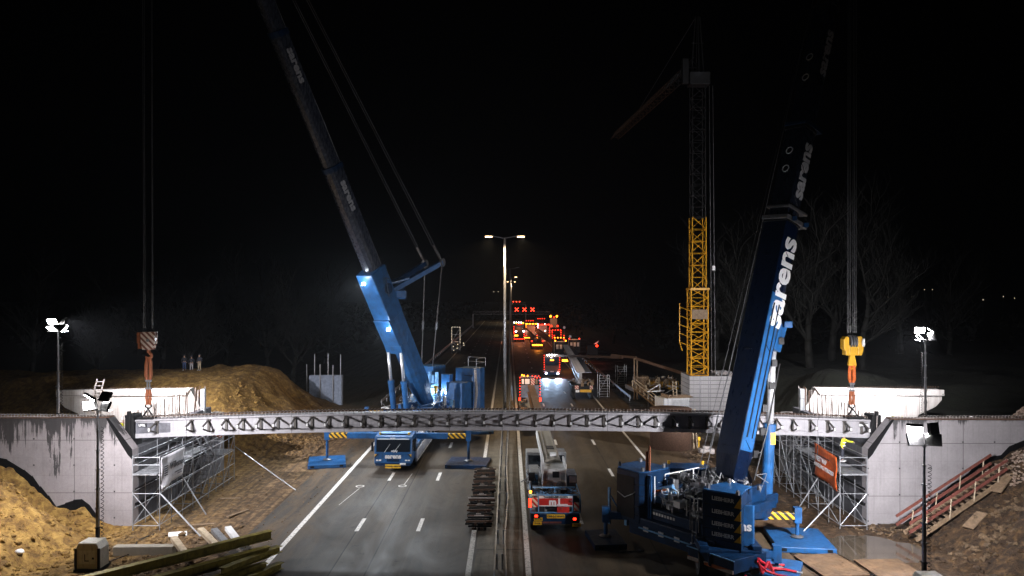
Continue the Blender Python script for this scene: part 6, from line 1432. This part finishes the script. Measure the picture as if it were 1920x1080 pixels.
# ------------------------------------------------------------------ people
def skinmesh(nodes,edges,mat,name,sub=1):
    me=bpy.data.meshes.new(name); me.from_pydata([n[:3] for n in nodes],edges,[])
    o=bpy.data.objects.new(name,me); COL.objects.link(o); sk=o.modifiers.new('s','SKIN')
    for i,n in enumerate(nodes):
        sv=me.skin_vertices[0].data[i]; sv.radius=(n[3],n[4] if len(n)>4 else n[3]); sv.use_root=(i==0)
    ss=o.modifiers.new('ss','SUBSURF'); ss.levels=sub; ss.render_levels=sub
    m2=bpy.data.meshes.new_from_object(o.evaluated_get(bpy.context.evaluated_depsgraph_get())); bpy.data.objects.remove(o)
    m2.materials.clear(); m2.materials.append(mat)
    for p in m2.polygons: p.use_smooth=True
    m2.name=name; return m2
def person(label,loc,rz,jacket,legs,helmet=None,pose='stand',group=None):
    t=thing('person',label,'person',loc,rz,group)
    a={'stand':[(.21,.02,1.40),(.27,.03,1.13),(.25,-.10,.90)],'reach':[(.21,.02,1.40),(.34,-.22,1.25),(.50,-.50,1.22)],'pocket':[(.20,.02,1.40),(.29,.06,1.14),(.19,-.08,.98)]}[pose]
    lean=-.16 if pose=='reach' else 0
    def L(p): return (p[0],p[1]+lean*max(0,p[2]-.9),p[2])
    sides=(-1,1); nodes=[(0,0,.95,.13,.11),(0,0,1.15,.13,.10),(0,.01,1.36,.15,.10),(0,.0,1.50,.055),(0,-.01,1.60,.075,.085),(0,-.01,1.70,.08,.09)]
    edges=[(0,1),(1,2),(2,3),(3,4),(4,5)]
    arms=[];legsn=[]
    for s in sides:
        k=len(nodes); e=a if s>0 else [(.21,.02,1.40),(.27,.03,1.13),(.25,-.08,.90)]
        nodes+=[(s*e[0][0],e[0][1],e[0][2],.055),(s*e[1][0],e[1][1],e[1][2],.042),(s*e[2][0],e[2][1],e[2][2],.032),(s*(e[2][0]+.0),e[2][1]-.06,e[2][2]-.06,.036,.02)]
        edges+=[(2,k),(k,k+1),(k+1,k+2),(k+2,k+3)]
        k=len(nodes); nodes+=[(s*.09,0,.88,.085),(s*.11,-.02,.48,.055),(s*.12,.02,.09,.04),(s*.13,-.13,.04,.042,.03)]
        edges+=[(0,k),(k,k+1),(k+1,k+2),(k+2,k+3)]
    nodes=[(*L(n[:3]),*n[3:]) for n in nodes]
    link('body',skinmesh(nodes,edges,M['skin'],'body'),t)
    jn=[(0,0,.90,.155,.13),(0,0,1.15,.155,.125),(0,.01,1.36,.17,.125),(0,0,1.46,.08)]; je=[(0,1),(1,2),(2,3)]
    for s in sides:
        k=len(jn); e=a if s>0 else [(.21,.02,1.40),(.27,.03,1.13),(.25,-.08,.90)]
        jn+=[(s*e[0][0],e[0][1],e[0][2],.075),(s*e[1][0],e[1][1],e[1][2],.06),(s*e[2][0],e[2][1],e[2][2],.048)]; je+=[(2,k),(k,k+1),(k+1,k+2)]
    jn=[(*L(n[:3]),*n[3:]) for n in jn]; link('jacket',skinmesh(jn,je,M[jacket],'jacket'),t)
    tn=[(0,0,.93,.145,.12)]; te=[]
    for s in sides:
        k=len(tn); tn+=[(s*.09,0,.86,.105),(s*.11,-.02,.48,.075),(s*.12,.02,.12,.062)]; te+=[(0,k),(k,k+1),(k+1,k+2)]
    link('trousers',skinmesh(tn,te,M[legs],'trousers'),t)
    b=MB(); 
    for s in sides: b.box((s*.125,-.06,.05),(.11,.29,.10))
    b.build('shoes',M['letter' if legs!='hivis' else 'black'],t,bevel=.03)
    hp=L((0,-.01,1.72)); b=MB()
    if helmet: b.ball((hp[0],hp[1],hp[2]+.035),.14,sub=2,sq=(1,1.15,.8)); b.tube((hp[0],hp[1]-.03,hp[2]),(hp[0],hp[1]-.03,hp[2]+.02),.16,n=14); b.build('helmet',M[helmet],t,smooth=True)
    else: b.ball((hp[0],hp[1]+.02,hp[2]+.0),.115,sub=2,sq=(.95,1.05,1.0)); b.build('hair',M['cloth_dark'],t,smooth=True)
    if jacket=='hivis':
        b=MB()
        for z in(1.0,1.2): c=L((0,0,z)); b.tube((c[0],c[1],z),(c[0],c[1],z+.05),.185,n=14)
        b.build('reflective_band',M['letter'],t)
    b=MB(); fx=L((0,-.10,1.63)); b.box((fx[0],fx[1],fx[2]),(.03,.05,.04)); b.box((-.03,fx[1]+.005,fx[2]+.035),(.02,.02,.01)); b.box((.03,fx[1]+.005,fx[2]+.035),(.02,.02,.01)); b.box((0,fx[1]+.01,fx[2]-.045),(.05,.015,.01)); b.build('face',M['skin'],t,bevel=.005)
    return t
g_='onlookers on the earth mound'
person('onlooker in blue jeans half hidden, leftmost on the earth mound',(-36.1,85.6,H(-36.1,85.6)),.3,'cloth_dark','cloth_blue',group=g_)
person('onlooker in dark jacket and pale trousers, middle of the three on the mound',(at(359,700,84).x,84,H(-34.6,84)),.1,'cloth_dark','cloth_grey',None,'pocket',g_)
person('onlooker in dark jacket and beige trousers, rightmost on the mound',(at(374,700,83.5).x,83.5,H(-33.6,83.5)),-.2,'cloth_dark','palewood',None,'stand',g_)
g_='workers in yellow safety clothing'
person('worker in yellow jacket reaching out on the right scaffold above the orange banner',(21.05,48.4,3.5),.9,'hivis','cloth_dark','letter','reach',g_)
person('worker in yellow jacket crouched behind the left girder end frame',(at(230,800,49.0).x,49.1,4.35),1.2,'hivis','hivis','letter','stand',g_)
person('worker with yellow helmet behind the right wing wall, left one',(at(1675,780,48.4).x,48.4,4.5),-.4,'cloth_dark','cloth_dark','hivis','stand',g_)
person('worker with yellow helmet behind the right wing wall, right one',(at(1692,783,48.5).x,48.5,4.45),-.1,'cloth_dark','cloth_dark','hivis','stand',g_)
person('worker with white helmet behind the right wing wall near the gravel heap',(at(1822,785,48.4).x,48.4,4.5),.2,'cloth_dark','cloth_dark','letter','stand')
person('worker with orange collar bending at the right girder end frame',(at(1642,793,49.0).x,49.4,4.5),-.9,'orange','cloth_dark','hivis','reach')

# ------------------------------------------------------------------ bare trees
def tree(loc,h,seed,label,group='bare winter trees'):
    t=thing('bare_tree',label,'tree',loc,0,group); r=random.Random(seed)
    tb=MB(); cb=MB()
    pts=[V3((0,0,-.3))]; d=V3((r.uniform(-.12,.12),r.uniform(-.1,.1),1)).normalized(); R=[.028*h]
    for k in range(6):
        pts.append(pts[-1]+d*(h*.1)); d=(d+V3((r.uniform(-.16,.16),r.uniform(-.16,.16),.05))).normalized(); R.append(R[0]*(1-.1*(k+1)))
    tb.path(pts,R,8); tb.build('trunk',M['bark'],t,smooth=True)
    def br(p,d,l,rad,lv):
        n=3; q=p
        for k in range(n):
            d2=(d+V3((r.uniform(-.3,.3),r.uniform(-.3,.3),r.uniform(-.05,.28)))).normalized(); q2=q+d2*(l/n); cb.tube(q,q2,rad*(1-k/n*.5),rad*(1-(k+1)/n*.5),4 if lv<2 else 3,cap=False)
            if lv<3:
                for _ in range(2 if lv<2 else 1):
                    a=r.uniform(0,6.28); s=V3((math.cos(a),math.sin(a),r.uniform(.1,.7))).normalized(); br(q2,(d2*.6+s*.7).normalized(),l*r.uniform(.5,.72),rad*.52,lv+1)
            q=q2; d=d2
    for k in range(2,7):
        for _ in range(2):
            a=r.uniform(0,6.28); br(pts[k],V3((math.cos(a)*.8,math.sin(a)*.8,.75)).normalized(),h*r.uniform(.2,.34),R[k]*.5,0)
    br(pts[-1],d,h*.35,R[-1]*.8,0)
    cb.build('crown',M['bark'],t,smooth=True); return t
tl=[(352,104,15,'leaning'),(548,116,15,'greenish lit'),(505,128,17,'tall'),(420,135,18,'tall'),(610,150,16,'thin'),(300,125,16,'dim'),(180,112,15,'dim'),(60,118,17,'dim')]
for i,(px,Y,h,ad) in enumerate(tl):
    x=at(px,600,Y).x; tree((x,Y,H(x,Y)),h,100+i,'%s bare tree in the dark left of the road, %s from the left'%(ad,['fourth','seventh','sixth','fifth','eighth','third','second','first'][i]))
tr_=[(1345,112,17),(1400,96,18),(1452,120,19),(1520,92,18),(1560,104,20),(1618,90,16),(1690,118,17),(1780,125,15),(1205,190,16),(1150,210,15)]
od=['third','fourth','fifth','sixth','seventh','eighth','ninth','tenth','second','first']
for i,(px,Y,h) in enumerate(tr_):
    x=at(px,600,Y).x; tree((x,Y,H(x,Y)),h,200+i,'bare tree standing in the dark right of the road, %s from the left'%od[i])

# ------------------------------------------------------------------ distant lamps on the right horizon and left of the mast
for i,(px,py,Y) in enumerate(((1665,557,420),(1733,543,520),(1748,543,520),(1803,562,400),(1843,562,410),(1881,556,470),(1902,559,500),(926,547,600),(934,547,600),(1709,556,460))):
    p=at(px,py,Y); t=thing('distant_lamp_post','tiny distant lamp on the dark horizon, %s'%(['first from the left on the right side','third on the right','fourth on the right, beside the third','fifth on the right side','sixth on the right side','seventh on the right side','last on the right side','left of the pair beside the tall mast','right of the pair beside the tall mast','second on the right side'][i]),'lamp post',(p.x,p.y,0),0,'distant lamps on the horizon')
    b=MB(); b.tube((0,0,0),(0,0,p.z),.12,n=5); b.build('post',M['black'],t); b=MB(); b.ball((0,-.2,p.z),.26); b.build('lamp',M['far'],t)
# low tree line closing the horizon
def hillmat():
    m,t,p=newmat('dark_woodland'); v=coords(t); n=noisen(t,v,.2,6); t.links.new(ramp(t,n.outputs[0],[(.3,(.003,.004,.002)),(.7,(.009,.010,.006))]).outputs[0],p.inputs['Base Color']); p.inputs['Roughness'].default_value=1; return m
b=MB(); r=random.Random(11)
for side in(-1,1):
    for k in range(900):
        y=r.uniform(150,700); x=side*(24+r.random()**1.5*130+max(0,y-420)*-.0); 
        z=r.uniform(0,9)*(.5+.5*r.random()); s=r.uniform(.8,2.4)
        if y<260 and abs(x)<34: continue
        for _ in range(5):
            p=V3((x+r.gauss(0,1.5),y+r.gauss(0,1.5),max(.2,z+r.gauss(0,1.2)))); a=V3((r.gauss(0,1),r.gauss(0,1),r.gauss(0,1))).normalized()*s; c=V3((r.gauss(0,1),r.gauss(0,1),r.gauss(0,1))).normalized()*s
            b.add([p,p+a,p+c],[(0,1,2)])
for k in range(700):
    x=r.uniform(-24,24); y=r.uniform(428,470); z=r.uniform(0,1.0)*4; s=r.uniform(.8,2)
    for _ in range(4):
        p=V3((x+r.gauss(0,1.5),y,max(.2,z+r.gauss(0,1)))); a=V3((r.gauss(0,1),r.gauss(0,1),r.gauss(0,1))).normalized()*s; c=V3((r.gauss(0,1),r.gauss(0,1),r.gauss(0,1))).normalized()*s
        b.add([p,p+a,p+c],[(0,1,2)])
b.build('woodland',hillmat(),kind='stuff')

# ------------------------------------------------------------------ odds and ends on the ground
for i,(x,y,sx,sy,rz,lab) in enumerate(((16.6,39.6,2.4,3.2,.12,'tan steel road plate right of the blue mat with red slings'),(19.4,38.9,2.4,3.0,.05,'tan steel road plate nearest the puddle at the bottom right'),(15.9,47.6,2.2,3.4,-.05,'muddy steel road plate behind the wet blue mat'))):
    o=MB().b2(-sx/2,sx/2,-sy/2,sy/2,0,.05).build('road_plate',paint('tan_road_plate_%d'%i,(.15,.092,.05),.55,var=.5,scale=1.2,dirt=(.05,.032,.018),dirtamt=.9),bevel=.01); o.location=(x,y,max(H(x,y),.03)+.03); o.rotation_euler=(0,0,rz); tag(o,lab,'road plate','steel road plates')
def cable(name,lab,pts,r,mt):
    q=[V3((x,y,max(0 if abs(x)<15.2 else H(x,y),0)+r+.012)) for x,y in pts]
    # smooth the run
    for _ in range(2):
        n=[q[0]]
        for a,c in zip(q,q[1:]): n+=[a.lerp(c,.25),a.lerp(c,.75)]
        q=n+[q[-1]]
    tag(MB().path(q,r,6).build(name,M[mt],smooth=True),lab,'cable')
cable('power_cable','black cable snaking over the tan plates beside the blue mat',[(15.2,41.4),(16.6,40.6),(17.1,39.0),(18.4,38.0),(18.9,36.4)],.035,'black')
cable('power_cable','thin black cable from the left light tower toward the scaffold',[(-20.9,39.8),(-20.0,41.9),(-21.2,43.4),(-20.6,45.0)],.03,'black')
cable('air_hose','dark hose curling behind the small crane across the lane',[(5.0,44.4),(5.6,43.2),(4.4,42.6),(5.8,41.6),(7.4,41.9)],.035,'black')
for (x,y,lab) in ((5.05,81.0,'small white traffic cone beside the beam trailer'),):
    t=thing('traffic_cone',lab,'traffic cone',(x,y,.004)); b=MB(); b.b2(-.2,.2,-.2,.2,0,.04); b.build('base_plate',M['black'],t); b=MB(); b.tube((0,0,.04),(0,0,.75),.16,.03,12); b.build('cone',M['letter'],t,smooth=True)
r=random.Random(5)
for i,(x,y,l,rz,lab) in enumerate(((-18.6,46.6,1.6,.4,'grey board lying in the mud beside the left scaffold'),(-17.2,48.9,1.9,1.2,'narrow offcut board on the haul road left of the white edge line'),(-19.0,52.5,1.3,.2,'short board beyond the left scaffold prop'),(18.9,49.5,1.8,1.0,'board lying beside the right scaffold base'),(17.6,53.0,1.5,.5,'narrow board on the wet earth under the girder'))):
    o=MB().b2(-l/2,l/2,-.1,.1,0,.05).build('board_offcut',M['wood']); o.location=(x,y,max(H(x,y),0)+.05); o.rotation_euler=(0,.03,rz); tag(o,lab,'board')
b=MB()
for _ in range(260):
    x=r.uniform(-15.2,-12.9) if r.random()<.6 else r.uniform(12.2,15.2); y=r.uniform(38,75); clod(b,x,y,.01,.02+.035*r.random())
b.build('tracked_mud',M['dirt'],kind='stuff')
# rubble heaps and weeds on the right slope and verge
b=MB()
for cx,cy,n_,rr in ((25.5,40.5,60,.16),(27.5,42.3,50,.13),(19.6,61.5,90,.16),(22.3,45.6,70,.1),(17.8,66.5,60,.16)):
    for _ in range(n_):
        x=r.gauss(cx,.9); y=r.gauss(cy,.6)
        if abs(x)<15.4 or y>46.5 and x>21.4: continue
        clod(b,x,y,H(x,y)+.04,rr*(.4+r.random()))
b.build('broken_rubble',paint('brown_rubble',(.12,.078,.042),.8,var=.6,scale=4,bump=.6),kind='stuff')
# ------------------------------------------------------------------ thin night haze
b=MB(); b.b2(-905,905,-65,1505,-3,90)
m=bpy.data.materials.new('haze_air'); m.use_nodes=True; t=m.node_tree; t.nodes.remove(t.nodes['Principled BSDF']); v=t.nodes.new('ShaderNodeVolumePrincipled')
v.inputs['Color'].default_value=(.86,.92,1,1); v.inputs['Density'].default_value=.00015; v.inputs['Anisotropy'].default_value=.5
t.links.new(v.outputs[0],t.nodes['Material Output'].inputs['Volume'])
b.build('haze',m,kind='stuff')
